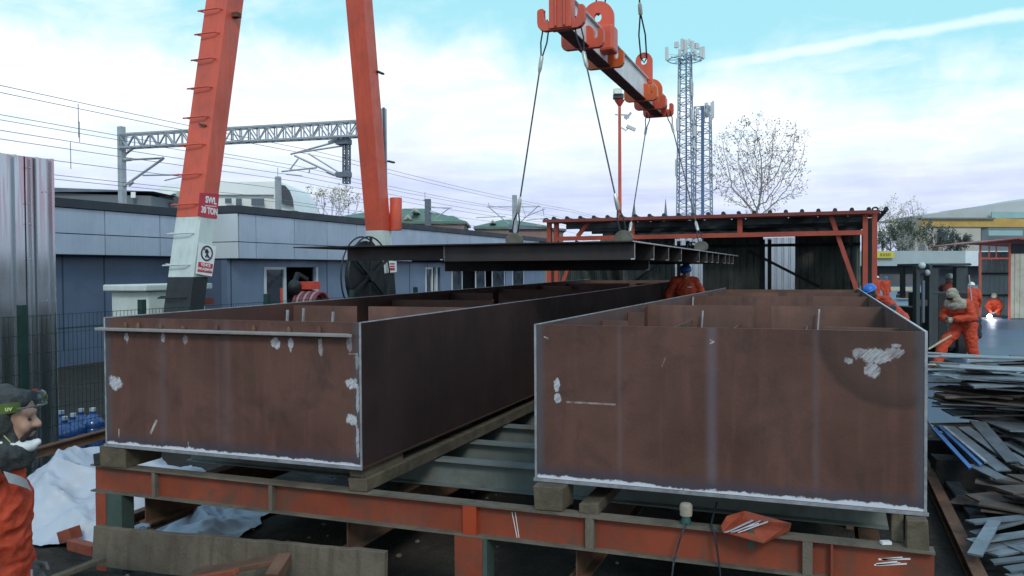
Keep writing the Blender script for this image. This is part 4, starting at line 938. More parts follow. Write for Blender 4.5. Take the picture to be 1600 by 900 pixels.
m_ = MB(); c = [at(236, 304, D=81.6), at(255, 289, D=81.6), at(330, 285, D=81.6), at(432, 283.5, D=81.6), at(432, 304, D=81.6)]; m_.prism(c, _h * 12); m_.build('vault_roof', 'far_white', AB)
gl = [at(439, 318, D=80.4), at(439, 289, D=80.4), at(446, 290, D=80.4), at(453, 298, D=80.4), at(458, 311, D=80.4), at(459.5, 323, D=80.4)]; m_ = MB(); m_.prism(gl, _h * -.15); m_.build('arched_window', 'glass_dark', AB)
for x0, x1, y0, y1 in ((272, 283, 308, 320), (296, 306, 311, 321), (352, 362, 310, 318), (369, 378, 310, 322), (393, 413, 310, 321), (262, 272, 316, 326)): win(x0, x1, y0, y1, 79 if x0 < 300 else 81.4, AB)
def hip_house(px0, px1, pye, pxr0, pxr1, pyr, D_, label, dorm, wall='far_brick'):
    t = thing('hipped_house', label, 'house', at((px0 + px1) / 2, 380, D=D_)); a, b_ = at(px0, pye, D=D_), at(px1, pye, D=D_); n = _h * 12; r0, r1 = at(pxr0, pyr, D=D_) + n * .5, at(pxr1, pyr, D=D_) + n * .5
    i_ = (b_ - a) * .03
    m_ = MB(); m_.hexa([V((p.x, p.y, 0)) for p in (a + i_, b_ - i_, b_ - i_ + n, a + i_ + n)], [a + i_, b_ - i_, b_ - i_ + n, a + i_ + n]); m_.build('wall', wall, t)
    m_ = MB(); k_ = m_.add([a - n * .03, b_ - n * .03, b_ + n * 1.03, a + n * 1.03, r0, r1, a - n * .03 - V((0, 0, .35)), b_ - n * .03 - V((0, 0, .35)), b_ + n * 1.03 - V((0, 0, .35)), a + n * 1.03 - V((0, 0, .35))])
    for f in ((0, 1, 5, 4), (1, 2, 5), (2, 3, 4, 5), (3, 0, 4), (6, 7, 1, 0), (7, 8, 2, 1), (8, 9, 3, 2), (9, 6, 0, 3), (9, 8, 7, 6)): m_.face([k_ + q for q in f])
    m_.build('roof', 'roof_green', t)
    for px, py, s_ in dorm:
        c = [at(px - s_, py + s_ * .55, D=D_ - .2), at(px, py - s_ * .6, D=D_ - .2), at(px + s_, py + s_ * .55, D=D_ - .2)]; m_ = MB(); m_.prism(c, _h * 5); dd = m_.build('dormer', 'far_cream', t)
        c = [at(px - s_ * .5, py + s_ * .56, D=D_ - .35), at(px, py - s_ * .05, D=D_ - .35), at(px + s_ * .5, py + s_ * .56, D=D_ - .35)]; m_ = MB(); m_.prism(c, _h * .14); m_.build('pane', 'roof_green', dd)
hip_house(520, 640, 340, 556, 600, 328, 130, 'green roofed house just left of the far crane leg', [])
hip_house(600, 729, 346, 622, 655, 321, 120, 'large green hipped roof house with two pale dormers right of the far crane leg', [(637, 339, 7), (647, 328, 6)])
hip_house(655, 716, 341, 690, 704, 333, 124, 'lower green roofed wing behind the large hipped house', [])
hip_house(740, 862, 354, 785, 800, 339, 118, 'green hipped roof house with pale dormers left of the open shed', [(770, 346, 5), (842, 352, 5)])
t = thing('tiled_roof_house', 'pinkish house with a dark sloping roof directly left of the open shed', 'house', at(840, 400, D=100)); block_building(800, 880, 357, 100, 8, 'far_brick', t); block_building(795, 885, 351, 99.6, 9, 'mast_dark', t, 'roof', 10, at(800, 358, D=99.6).z)

# ------------------------------------------------------------------ minarets, telecom towers, lamp pole
for px, py, l in ((991, 313, 'thin pointed minaret left of the other, above the shed roof'), (1040, 311, 'thin pointed minaret nearest the telecom towers, above the shed roof')):
    p = at(px, py, D=420); t = thing('minaret', l, 'minaret', (p.x, p.y, 0), 'minarets far behind the shed'); h = p.z
    m_ = MB(); m_.tube([(p.x, p.y, 0), (p.x, p.y, h * .66)], [1.2, .95], 10); m_.build('shaft', 'far_white', t); m_ = MB(); m_.tube([(p.x, p.y, h * .66), (p.x, p.y, h * .7)], [1.5, 1.5], 10); m_.build('balcony', 'far_white', t)
    m_ = MB(); m_.tube([(p.x, p.y, h * .7), (p.x, p.y, h)], [1.1, .1], 10); m_.build('spire', 'mast_dark', t)
def tower(px, pyt, D_, hw0, hw1, n, label, panels_, blue_leg, ring):
    p = at(px, pyt, D=D_); t = thing('telecom_tower', label, 'telecom tower', (p.x, p.y, 0), 'telecom towers behind the shed'); h = p.z
    m_ = MB(); lattice(m_, (p.x, p.y, 0), (p.x, p.y, h), (hw0, 0, 0), (0, hw0, 0), n, .06, .04, hw1 / hw0); m_.build('lattice_mast', 'tower_steel', t)
    m_ = MB(); dx_, wd = blue_leg; m_.bar((p.x + dx_, p.y - hw0 * .9, 0), (p.x + dx_ * .8, p.y - hw1 * .9, h), wd); m_.build('cable_ladder', 'tower_blue', t)
    if ring:
        m_ = MB(); c = V((p.x, p.y, h - ring[1])); r_ = ring[0]; m_.tube([c + V((math.cos(a_) * r_, math.sin(a_) * r_, 0)) for a_ in [2 * math.pi * i / 16 for i in range(16)]], .05, 6, closed=True)
        for a_ in [2 * math.pi * i / 8 for i in range(8)]: m_.bar(c, c + V((math.cos(a_) * r_, math.sin(a_) * r_, .15)), .07)
        m_.build('platform', 'tower_steel', t)
    for qx, qy, ww, hh in panels_:
        q = at(qx, qy, D=D_ - .6); s_ = D_ / F_PX; m_ = MB(); m_.box(q, (ww * s_, .22, hh * s_), rz=YAW + random.uniform(-.5, .5)); m_.bar(q + V((0, .2, -hh * s_ * .6)), q + V((0, .2, hh * s_ * .6)), .06); m_.bar(q + V((0, .2, 0)), (p.x, p.y, q.z - .1), .05)
        m_.build('antenna', 'antenna_white', t)
tower(1070.5, 85, 92, .95, .62, 34, 'tall lattice telecom tower crowned by a ring of white antennas', [(1042, 84, 5, 20), (1057, 70, 7, 9), (1066, 70, 5, 18), (1071, 74, 6, 22), (1082, 73, 5, 18), (1089, 72, 7, 9), (1095, 84, 4, 20), (1099, 82, 4, 18), (1077, 66, 3, 10), (1062, 84, 4, 14), (1086, 86, 4, 14), (1061, 136, 2, 24), (1079, 134, 4, 22), (1082, 140, 2, 22), (1059, 195, 4, 20), (1080, 180, 5, 16), (1056, 262, 1.5, 25)], (.25, .16), (1.9, .6))
tower(1098, 168, 88, 1.0, .78, 22, 'shorter lattice telecom tower with a blue cable run, right of the tall one', [(1085, 205, 5, 16), (1090, 175, 4, 8), (1104, 172, 5, 22), (1113, 172, 6, 24), (1096, 168, 8, 4), (1084, 225, 3, 12), (1109, 190, 3, 14), (1100, 180, 4, 18), (1114, 165, 1, 14)], (.1, .3), None)
p = at(968, 142, D=34); LP = thing('lamp_pole', 'thin red pole with a floodlight box and cameras, behind the spreader beam', 'lamp pole', (p.x, p.y, 0))
m_ = MB(); m_.tube([(p.x, p.y, 0), (p.x, p.y, p.z - .3)], [.085, .06], 10); m_.build('pole', 'crane_red', LP, smooth=40)
m_ = MB(); c = at(968, 161, D=34); m_.tube([c + V((0, 0, -.12)), c + V((0, 0, .12))], [.07, .22], 10); m_.build('bracket', 'red_paint', LP)
m_ = MB(); c = at(966, 151, D=34); m_.box(c, (.42, .3, .2), rz=YAW); m_.build('floodlight', 'forklift_grey', LP, bevel=.02)
m_ = MB(); c = at(965, 144, D=33.9); m_.box(c, (.34, .26, .24), rz=YAW, rx=-.2); m_.build('floodlight_cover', 'lamp_pale', LP, bevel=.02)
m_ = MB(); m_.bar(at(961, 179, D=34), at(985, 180, D=34), .05); m_.bar(at(978, 186, D=34), at(986, 176, D=34), .1); m_.bar(at(975, 183, D=34), at(983, 183, D=34), .09); m_.build('side_arm', 'mast_grey', LP)
m_ = MB(); m_.bar(at(970, 199, D=34), at(977, 203, D=34), .05); m_.bar(at(977, 205, D=34), at(984, 198, D=34), .05); m_.bar(at(979, 197, D=34), at(993, 203, D=34), .13, .13); m_.build('camera', 'antenna_white', LP)

# ------------------------------------------------------------------ open shed at the end of the yard
HX0, HX1, HY0, HY1, HZ = -6.95, 1.05, 21.0, 29.6, 3.64
SH = thing('open_shed', 'open fronted steel shed with orange frame and dark corrugated roof beyond the boxes', 'shed', ((HX0 + HX1) / 2, HY0, 0))
def part(nm, mt, f, par=SH, **kw): m_ = MB(); f(m_); return m_.build(nm, mt, par, **kw)
for x in (HX0, HX0 + .2, HX1 - .2, HX1): part('post', 'shed_orange', lambda m_: m_.lim(x - .055, x + .055, HY0 - .05, HY0 + .07, 0, HZ))
part('eave_beam', 'shed_orange', lambda m_: m_.lim(HX0 + .06, HX1 - .06, HY0 - .045, HY0 + .06, HZ - .05, HZ + .03))
part('tie_beam', 'shed_orange', lambda m_: m_.lim(HX0 + .256, HX1 - .256, HY0 - .05, HY0 + .06, 3.13, 3.24))
for p, q in (((HX1 - .95, HZ - .05), (HX1 - .3, 1.6)), ((HX0 + 1.05, HZ - .05), (HX0 + .75, 3.24)), ((HX0 + .75, 3.12), (HX0 + .3, 1.9))):
    part('knee_brace', 'shed_orange', lambda m_: m_.bar((p[0], HY0 + .12, p[1]), (q[0], HY0 + .12, q[1]), .1, .08, up=(0, 1, 0)))
for x in (-4.7, -2.0): part('hanger', 'shed_orange', lambda m_: m_.lim(x - .06, x + .06, HY0 + .0, HY0 + .05, 3.245, HZ - .055))
def roof(m_):
    prof = []; x = HX0 - .1
    while x < HX1 + .05: prof += [(x, 0), (x + .24, 0), (x + .275, .045), (x + .325, .045), (x + .36, 0)]; x += .365
    z = lambda y: HZ + .045 - .012 * (y - HY0)
    ys_ = [HY0 - .25 + (HY1 + .45 - HY0) * i / 34 for i in range(35)]; rr_ = random.Random(5); nc = len(prof)
    i0 = m_.add([(px, y, z(y) + dz_) for y in ys_ for px, dz_ in prof])
    for a in range(34):
        row_p = .5 if a in (3, 4, 8, 9, 14, 19, 20, 26) else .035
        for b_ in range(nc - 1):
            if rr_.random() < row_p * (1.5 if prof[b_][0] < -3 or prof[b_][0] > 0 else .8) and prof[b_][1] == 0: continue
            m_.face((i0 + a * nc + b_, i0 + a * nc + b_ + 1, i0 + (a + 1) * nc + b_ + 1, i0 + (a + 1) * nc + b_))
part('roof', 'shed_roof', roof)
m_ = MB(); x = HX0 - .1
while x < HX1: m_.tube([(x + .3, HY0 - .26, HZ + .075), (x + .3, HY0 - .16, HZ + .075)], .05, 8); x += .365
m_.build('rib_cap', 'shed_roof', SH)
part('edge_trim', 'shed_roof_red', lambda m_: m_.lim(HX0 - .1, HX1 + .1, HY0 - .262, HY0 - .255, HZ - .03, HZ + .05))
for x, z in ((HX0 - .02, HZ + .06), (HX1, HZ + .09)): part('pipe_loop', 'brace_dark', lambda m_: m_.tube([V((x + .06 * math.cos(a_), HY0 - .2, z + .04 * math.sin(a_) - .02)) for a_ in [2 * math.pi * i / 14 for i in range(14)]], .022, 6, closed=True))
mat('day_slit', (.75, .8, .82), .6)
for i in range(6): part('purlin', 'brace_dark', lambda m_: m_.lim(HX0 + .1, HX1 - .1, HY0 + 1.2 + i * 1.35, HY0 + 1.28 + i * 1.35, HZ - .13 - .012 * (1.2 + i * 1.35), HZ + .02 - .012 * (1.2 + i * 1.35)))
# back wall made of sheets, two runs of them translucent, with gaps for the day to come in above
xs_ = [at(px, 400, Y=HY1).x for px in (866, 922, 938, 1055, 1098, 1193, 1242, 1352)]; xs_[0] = HX0; xs_[-1] = HX1
def wallsheet(x0, x1, z0, z1, mt):
    m_ = MB(); prof = []; x = x0
    while x < x1 - .05: prof += [(x, 0), (x + .14, 0), (x + .16, .03), (x + .2, .03), (x + .22, 0)]; x += .225
    prof = [p for p in prof if p[0] < x1] + [(x1, 0)]
    m_.grid([[(px, HY1 + dy, z) for px, dy in prof] for z in (z0, z1)]); m_.build('wall_sheet', mt, SH)
for i, (x0, x1) in enumerate(zip(xs_, xs_[1:])):
    tr = i in (1, 3, 5)
    wallsheet(x0 + .002, x1 - .002, 0, 3.53 if not tr else 3.42, 'rooflight_sheet' if tr else 'shed_wall')
for x in (HX0 - .02, HX1 + .02):
    m_ = MB(); prof = [(HY0 + .1 + .225 * j + d_, .03 * u) for j in range(37) for d_, u in ((0, 0), (.14, 0), (.16, 1), (.2, 1))]
    m_.grid([[(x + dx_, y, z) for y, dx_ in prof] for z in (0, 3.58 if x > 0 else 2.9)]); m_.build('side_sheet', 'shed_wall', SH)
for x0, x1 in ((at(1062, 380, Y=HY1).x, 0), (at(1193, 380, Y=HY1).x, 0), (at(1076, 380, Y=HY1).x, 0), (at(1203, 380, Y=HY1).x, 0)): part('back_post', 'brace_dark', lambda m_: m_.lim(x0 - .06, x0 + .06, HY1 - .25, HY1 - .14, 0, 3.35))
part('back_rail', 'brace_dark', lambda m_: m_.lim(HX0, HX1, HY1 - .13, HY1 - .03, 3.1, 3.2)); part('back_rail', 'brace_dark', lambda m_: m_.lim(HX0, HX1, HY1 - .13, HY1 - .03, 1.3, 1.4))
for p, q in (((1170, 392), (1280, 448)), ((1045, 400), (985, 445)), ((905, 425), (915, 395))):
    a, b_ = at(*p, Y=HY1 - .3), at(*q, Y=HY1 - .3); part('wall_brace', 'brace_dark', lambda m_: m_.bar(a, b_, .09))
# the sheet stack and fan on the shed's left side
a = at(1082, 386, Y=HY1 - .6)
FN = thing('wall_fan', 'round grey fan in front of the middle translucent sheet', 'fan', a); part('ring', 'mast_grey', lambda m_: m_.tube([a + V((math.cos(q) * .17, 0, math.sin(q) * .17)) for q in [2 * math.pi * i / 18 for i in range(18)]], .025, 6, closed=True), FN)
part('hub', 'brace_dark', lambda m_: m_.ball(a, (.06, .06, .06), 8, 6), FN)
for i in range(4): q = i * math.pi / 2 + .4; part('blade', 'mast_grey', lambda m_: m_.bar(a, a + V((math.cos(q) * .15, .02, math.sin(q) * .15)), .08, .012, up=(0, 1, .4)), FN)

# ------------------------------------------------------------------ right background: long low warehouse, second shed, yellow crane, hill
wa, wb = at(1362, 392, D=112), at(1640, 392, D=112)
LW = thing('low_warehouse', 'long low warehouse with a pale grey fascia over a dark open front, far right', 'warehouse', ((wa.x + wb.x) / 2, (wa.y + wb.y) / 2, 0))
def rect(px0, py0, px1, py1, D_, dep, mt, nm, par):
    c = [at(px0, py1, D=D_), at(px1, py1, D=D_), at(px1, py0, D=D_), at(px0, py0, D=D_)]; m_ = MB(); m_.prism(c, _h * dep); return m_.build(nm, mt, par)
rect(1340, 392, 1514, 415.5, 112, 4, 'far_grey2', 'fascia', LW) if 'far_grey2' in MATS else None
mat('fascia_grey', (.36, .41, .42), .6, 0, .1, .3, dirt=.3, dcol=(.3, .33, .33), ds=.3)
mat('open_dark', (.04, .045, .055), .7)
mat('shutter_grey', (.1, .1, .105), .6, 0, .2, .5)
rect(1340, 392, 1508, 415.5, 112, 4, 'fascia_grey', 'fascia', LW); rect(1508.3, 392, 1640, 415.5, 112, 4, 'panel_pale', 'fascia', LW)
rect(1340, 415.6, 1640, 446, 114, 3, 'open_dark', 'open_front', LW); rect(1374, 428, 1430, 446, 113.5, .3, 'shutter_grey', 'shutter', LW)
YS = rect(1369, 392.5, 1397, 402.5, 111.6, .2, 'sign_yellow', 'yellow_sign', None) if False else None
m_ = MB(); c = [at(1366, 403, D=111.5), at(1397.5, 403, D=111.5), at(1397.5, 393, D=111.5), at(1366, 393, D=111.5)]; m_.prism(c, _h * .15); ys = m_.build('sign_board', 'sign_yellow'); tag(ys, 'yellow sign board with illegible olive lettering on the warehouse fascia beside the shed post', 'sign')
for x0, x1 in ((1376, 1378.5), (1380.5, 1382.5), (1384.5, 1386), (1387.5, 1389), (1390.5, 1391.5)):
    c = [at(x0, 400, D=111.4), at(x1, 400, D=111.4), at(x1, 395.5, D=111.4), at(x0, 395.5, D=111.4)]; m_ = MB(); m_.prism(c, _h * .05); m_.build('letter_stroke', 'sign_olive', ys)
# stacked material in front of it
for i, (x0, x1, y0, y1, mt, l) in enumerate(((1412, 1428, 461, 466, 'rust_steel', 'low brown stack of plates on the wet road near the forklift'), (1414, 1427, 456, 460.5, 'scrap_rust', 'small brown stack of steel behind the low brown stack'), (1385, 1425, 449, 454, 'scrap_timber', 'pale flat stack on the road in front of the warehouse'))):
    c = [at(x0, y1, D=60), at(x1, y1, D=60), at(x1, y0, D=60), at(x0, y0, D=60)]; dz_ = min(p.z for p in c); m_ = MB(); m_.prism([p - V((0, 0, dz_ - .02)) if False else p for p in c], _h * 1.2); tag(m_.build('plate_stack', mt), l, 'stack')
sa = at(1530, 385, D=37)
S2 = thing('side_shed', 'small beige sheet shed with red frame and rusty roof at the right edge', 'shed', (sa.x, sa.y, 0))
o = at(1531, 500, D=37); o.z = 0; ux_, uy_ = _r, _h
def sp(u, v_, z): return o + ux_ * u + uy_ * v_ + V((0, 0, z))
for u in (0, 1.32): part('post', 'shed_orange', lambda m_: m_.bar(sp(u, 0, 0), sp(u, 0, 3.45), .08), S2)
for z in (2.75, 3.4): part('rail', 'shed_orange', lambda m_: m_.bar(sp(0, 0, z), sp(1.32, 0, z), .07), S2)
for u in (.4, .72): part('strut', 'shed_orange', lambda m_: m_.bar(sp(u, 0, 2.75), sp(u, 0, 3.3), .05), S2)
part('back_wall', 'fascia_grey', lambda m_: m_.grid([[sp(1.62 + .225 * j + d_, 3 - .03 * u, z) for j in range(16) for d_, u in ((0, 0), (.14, 0), (.16, 1), (.2, 1))] for z in (0, 3.1)]), S2)
part('rail', 'brace_dark', lambda m_: m_.bar(sp(1.6, 2.9, 2.05), sp(3.6, 2.9, 2.05), .08), S2); part('rail', 'brace_dark', lambda m_: m_.bar(sp(1.6, 2.9, 1.0), sp(3.6, 2.9, 1.0), .08), S2)
m_ = MB(); prof = [(1.38 + .24 * j + d_, v_) for j in range(14) for d_, v_ in ((0, 0), (.15, 0), (.17, -.035), (.21, -.035))]; m_.grid([[sp(u, v_, z) for u, v_ in prof] for z in (.05, 2.95)]); m_.build('sheet_wall', 'beige_sheet', S2)
part('roof', 'shed_roof_red', lambda m_: m_.hexa([sp(-.3, -.5, 3.42), sp(1.3, -.7, 3.6), sp(1.3, 4, 3.55), sp(-.3, 4, 3.35)], [sp(-.3, -.5, 3.47), sp(1.3, -.7, 3.65), sp(1.3, 4, 3.6), sp(-.3, 4, 3.4)]), S2)
part('roof', 'shed_roof_red', lambda m_: m_.hexa([sp(1.31, -.7, 3.58), sp(5, -.7, 3.38), sp(5, 4, 3.3), sp(1.31, 4, 3.5)], [sp(1.31, -.7, 3.65), sp(5, -.7, 3.45), sp(5, 4, 3.4), sp(1.31, 4, 3.6)]), S2)
part('dark_gap', 'brace_dark', lambda m_: m_.hexa([sp(1.38, .1, 2.96), sp(5, .1, 2.96), sp(5, .2, 2.96), sp(1.38, .2, 2.96)], [sp(1.38, .1, 3.4), sp(5, .1, 3.4), sp(5, .2, 3.4), sp(1.38, .2, 3.4)]), S2)
YC = thing('overhead_crane', 'long yellow overhead crane girder above the warehouse at the far right', 'crane', at(1520, 420, D=150))
m_ = MB(); c = [at(1440, 354, D=150), at(1602, 355, D=150), at(1640, 354.5, D=150), at(1640, 344, D=150), at(1595, 342, D=150), at(1550, 340.5, D=150), at(1440, 343.5, D=150)]; m_.prism(c, _h * 2); m_.build('girder', 'crane_yellow', YC)
for px in (1440, 1538, 1630): m_ = MB(); m_.bar(at(px, 356, D=151), V((at(px, 356, D=151).x, at(px, 356, D=151).y, 0)), 1.0); m_.build('leg', 'far_grey', YC)
rect(1440, 340, 1555, 342.5, 149.5, .3, 'mast_dark', 'rail', YC)
RB2 = thing('white_hall', 'white hall building under the yellow crane girder, behind the bushes', 'building', at(1500, 420, D=170)); rect(1430, 357, 1536, 392, 170, 8, 'far_cream', 'wall', RB2); rect(1537, 356, 1660, 392, 172, 8, 'far_grey', 'wall', RB2)
for x0, x1, y0, y1 in ((1545, 1598, 360, 368), (1436, 1446, 366, 376), (1468, 1484, 362, 374)): rect(x0, y0, x1, y1, 169.4, .3, 'roof_teal', 'window', RB2)
RT = thing('sloping_roof_hall', 'distant hall with a large pale sloping roof above the yellow crane', 'building', at(1560, 400, D=260))
m_ = MB(); c = [at(1440, 340, D=260), at(1660, 345, D=260), at(1660, 302, D=260), at(1600, 313, D=260), at(1546, 320, D=260), at(1543, 324.5, D=260), at(1500, 327, D=260), at(1440, 337, D=260)]; m_.prism(c, _h * 30); m_.build('roof', 'roof_hazed', RT)
rect(1550, 331, 1660, 341, 258, .6, 'roof_teal', 'roof_light', RT); rect(1425, 338, 1660, 420, 262, 10, 'far_grey', 'wall', RT)
# ------------------------------------------------------------------ trees
def tree(px, D_, zfork, htop, spread, label, seed, leaves, lsize, leafmat, barkmat='bark', stems=2, lev=4, group=None, trunk_r=.16, name='bare_tree', drop=0.0, kids=(3, 4), hk=1.0, wide=False, lsp=.16):
    rnd = random.Random(seed); p = at(px, 400, D=D_); base = V((p.x, p.y, 0)); t = thing(name, label, 'tree', base, group)
    m_ = MB(); tips = []
    def branch(o, d_, ln, r, lv):
        n = 4; pts = [o]; d0 = d_.copy()
        for i in range(n):
            d0 = (d0 + V((rnd.uniform(-.16, .16), rnd.uniform(-.16, .16), rnd.uniform(-.05, .16)))).normalized(); pts.append(pts[-1] + d0 * ln / n)
        m_.tube(pts, [r * (1 - .11 * i) for i in range(n + 1)], 5 if lv < 2 else 3)
        if lv >= lev: tips.extend([(pts[2], r), (pts[3], r), (pts[4], r)]); return
        for k_ in range(rnd.randint(*kids)):
            i = rnd.choice((2, 3, 4)) if k_ else 4; a_ = rnd.uniform(0, 6.28); s_ = rnd.uniform(.32, .85)
            side = d0.orthogonal().normalized(); side.rotate(Matrix.Rotation(a_, 3, d0)); nd = (d0 + side * s_ + V((0, 0, .12))).normalized()
            branch(pts[i], nd, ln * rnd.uniform(.58, .82), r * rnd.uniform(.5, .66), lv + 1)
    m_.tube([base, base + V((0, 0, zfork * .5)), base + V((.05, 0, zfork))], [trunk_r * 1.25, trunk_r, trunk_r * .95], 8)
    L = (htop - zfork) * hk
    for s_ in range(stems):
        a_ = 2 * math.pi * s_ / stems + rnd.uniform(-.3, .3); sp_ = spread * (1, .5, 2.3)[s_ % 3] if wide else spread; d0 = V((_r.x * math.cos(a_), _r.y * math.cos(a_), 0)) * sp_ + _h * (math.sin(a_) * sp_ * .8) + V((0, 0, 1)); branch(base + V((0, 0, zfork - .1)), d0.normalized(), L * rnd.uniform(.36, .46) * (.8 if wide and s_ % 3 == 2 else 1), trunk_r * .72, 1)
    m_.build('trunk', barkmat, t, smooth=60)
    if leaves:
        m_ = MB()
        for i in range(leaves):
            tp, r_ = rnd.choice(tips); c = tp + V((rnd.gauss(0, lsp), rnd.gauss(0, lsp), rnd.gauss(0, lsp) - drop * rnd.random())) * (htop / 11); u = V((rnd.uniform(-1, 1), rnd.uniform(-1, 1), rnd.uniform(-1, 1))).normalized(); w_ = u.orthogonal().normalized(); s_ = lsize * rnd.uniform(.55, 1.3)
            m_.poly([c - u * s_ * .5, c + w_ * s_ * .35, c + u * s_ * .55, c - w_ * s_ * .35 + u * s_ * .1])
        m_.build('crown', leafmat, t)
    return t
def round_tree(px, D_, zc, rx, rz, zfork, label, seed, nat, leaves, lsize, leafmat, barkmat, step=.3, group=None, name='bare_tree', r0=.0085, rmax=.2, squash=.75):
    """a crown grown towards points spread through a rounded volume, so the twigs thin out evenly to a round outline"""
    rn = np.random.RandomState(seed); p = at(px, 400, D=D_); base = np.array((p.x, p.y, 0.0)); t = thing(name, label, 'tree', V(base), group)
    A = rn.normal(size=(nat, 3)); A /= np.linalg.norm(A, axis=1)[:, None]; A *= (rn.rand(nat, 1) ** .38); A *= 1 + .13 * np.sin(A[:, :1] * 5 + 1) * np.cos(A[:, 2:] * 6); A = A * np.array((rx, rx * squash, rz)) + base + np.array((0, 0, zc)); A = A[A[:, 2] > zfork * .85]
    nodes = [base, base + (0, 0, zfork * .5), base + (0, 0, zfork)]; par = [-1, 0, 1]; alive = np.ones(len(A), bool)
    for it in range(90):
        N_ = np.array(nodes); al = A[alive]
        if not len(al): break
        dd = np.linalg.norm(al[:, None] - N_[None], axis=2); nn_ = dd.argmin(1); acc = {}
        for i, n_ in enumerate(nn_):
            if n_ < 2: n_ = 2
            v_ = al[i] - N_[n_]; acc.setdefault(n_, []).append(v_ / (np.linalg.norm(v_) + 1e-6))
        for n_, vs_ in acc.items():
            d_ = np.mean(vs_, 0) + rn.normal(size=3) * .14 + (0, 0, .08); nodes.append(N_[n_] + d_ / (np.linalg.norm(d_) + 1e-6) * step); par.append(n_)
        N2 = np.array(nodes[len(N_):]); ia = np.nonzero(alive)[0]; alive[ia[np.linalg.norm(al[:, None] - N2[None], axis=2).min(1) < step * 1.05]] = False
    n = len(nodes); rad = np.zeros(n); kids_ = [[] for _ in range(n)]
    for i in range(n - 1, -1, -1):
        if rad[i] == 0: rad[i] = r0 ** 2.3
        if par[i] >= 0: rad[par[i]] += rad[i]; kids_[par[i]].append(i)
    rad = np.minimum(rad ** (1 / 2.3), rmax); m_ = MB()
    for i in range(n):                                   # one tube per run of nodes
        if par[i] >= 0 and not (len(kids_[par[i]]) > 1 or i == 0): continue
        if i == 0: run = [0]
        else: run = [par[i], i]
        while len(kids_[run[-1]]) == 1: run.append(kids_[run[-1]][0])
        if len(run) > 1: m_.tube([V(nodes[k_]) for k_ in run], [rad[run[1]] if j == 0 else rad[k_] for j, k_ in enumerate(run)], 6 if rad[run[0]] > .04 else 4)
    for i in range(n):
        if kids_[i] and len(kids_[i]) > 1:
            pass
    m_.build('trunk', barkmat, t, smooth=60)
    tips = [i for i in range(n) if not kids_[i]]; m_ = MB()
    for i in range(leaves):
        c = V(nodes[tips[rn.randint(len(tips))]]) + V(rn.normal(size=3)) * step * .45; u = V(rn.normal(size=3)).normalized(); w_ = u.orthogonal().normalized(); s_ = lsize * rn.uniform(.5, 1.25)
        m_.poly([c - u * s_ * .5, c + w_ * s_ * .35, c + u * s_ * .55, c - w_ * s_ * .35 + u * s_ * .1])
    m_.build('crown', leafmat, t); return t
mat('bark_grey', (.3, .27, .26), .9, 0, .3, 3)
round_tree(1183, 60, 9.9, 3.75, 3.55, 5.6, 'large nearly bare tree with a few brown leaves behind the shed, right of the towers', 4, 1800, 2300, .15, 'leaf_brown', 'bark_grey')
tree(522, 120, 7, 15.0, .5, 'pale bare tree between the arched white building and the far crane leg', 5, 500, .3, 'leaf_dry', 'bark_pale', 4, 4, None, .16)
GB = 'bushes and small trees beside the shed'
round_tree(1392, 126, 8.6, 2.3, 4.4, 3.0, 'pale leafless bush nearest the right post of the shed', 1392, 700, 900, .24, 'leaf_dry', 'bark_grey', .45, GB, 'bush_tree', .016, .15)
round_tree(1425, 128, 8.8, 2.3, 4.4, 3.0, 'pale leafless bush second from the shed post, over the yellow sign', 1425, 700, 900, .24, 'leaf_dry', 'bark_grey', .45, GB, 'bush_tree', .016, .15)
tree(1407, 124, 2.6, 9.0, .45, 'dark green bush between the two pale leafless bushes', 23, 2200, .27, 'leaf_green', 'bark', 5, 4, GB, .1, 'bush_tree', .5)
tree(1455, 130, 2.6, 9.3, .5, 'dark green bush right of the pale leafless bushes', 24, 2400, .27, 'leaf_dark', 'bark', 5, 4, GB, .1, 'bush_tree', .5)
tree(1492, 132, 2.4, 8.0, .55, 'low dark bush in front of the white hall, left of the side shed', 25, 2400, .26, 'leaf_dark', 'bark', 5, 4, GB, .1, 'bush_tree', .5)
round_tree(1377, 128, 7.8, 2.3, 3.6, 3.0, 'thin leafless bush half hidden behind the shed post', 1377, 700, 900, .24, 'leaf_dry', 'bark_grey', .45, GB, 'bush_tree', .016, .15)

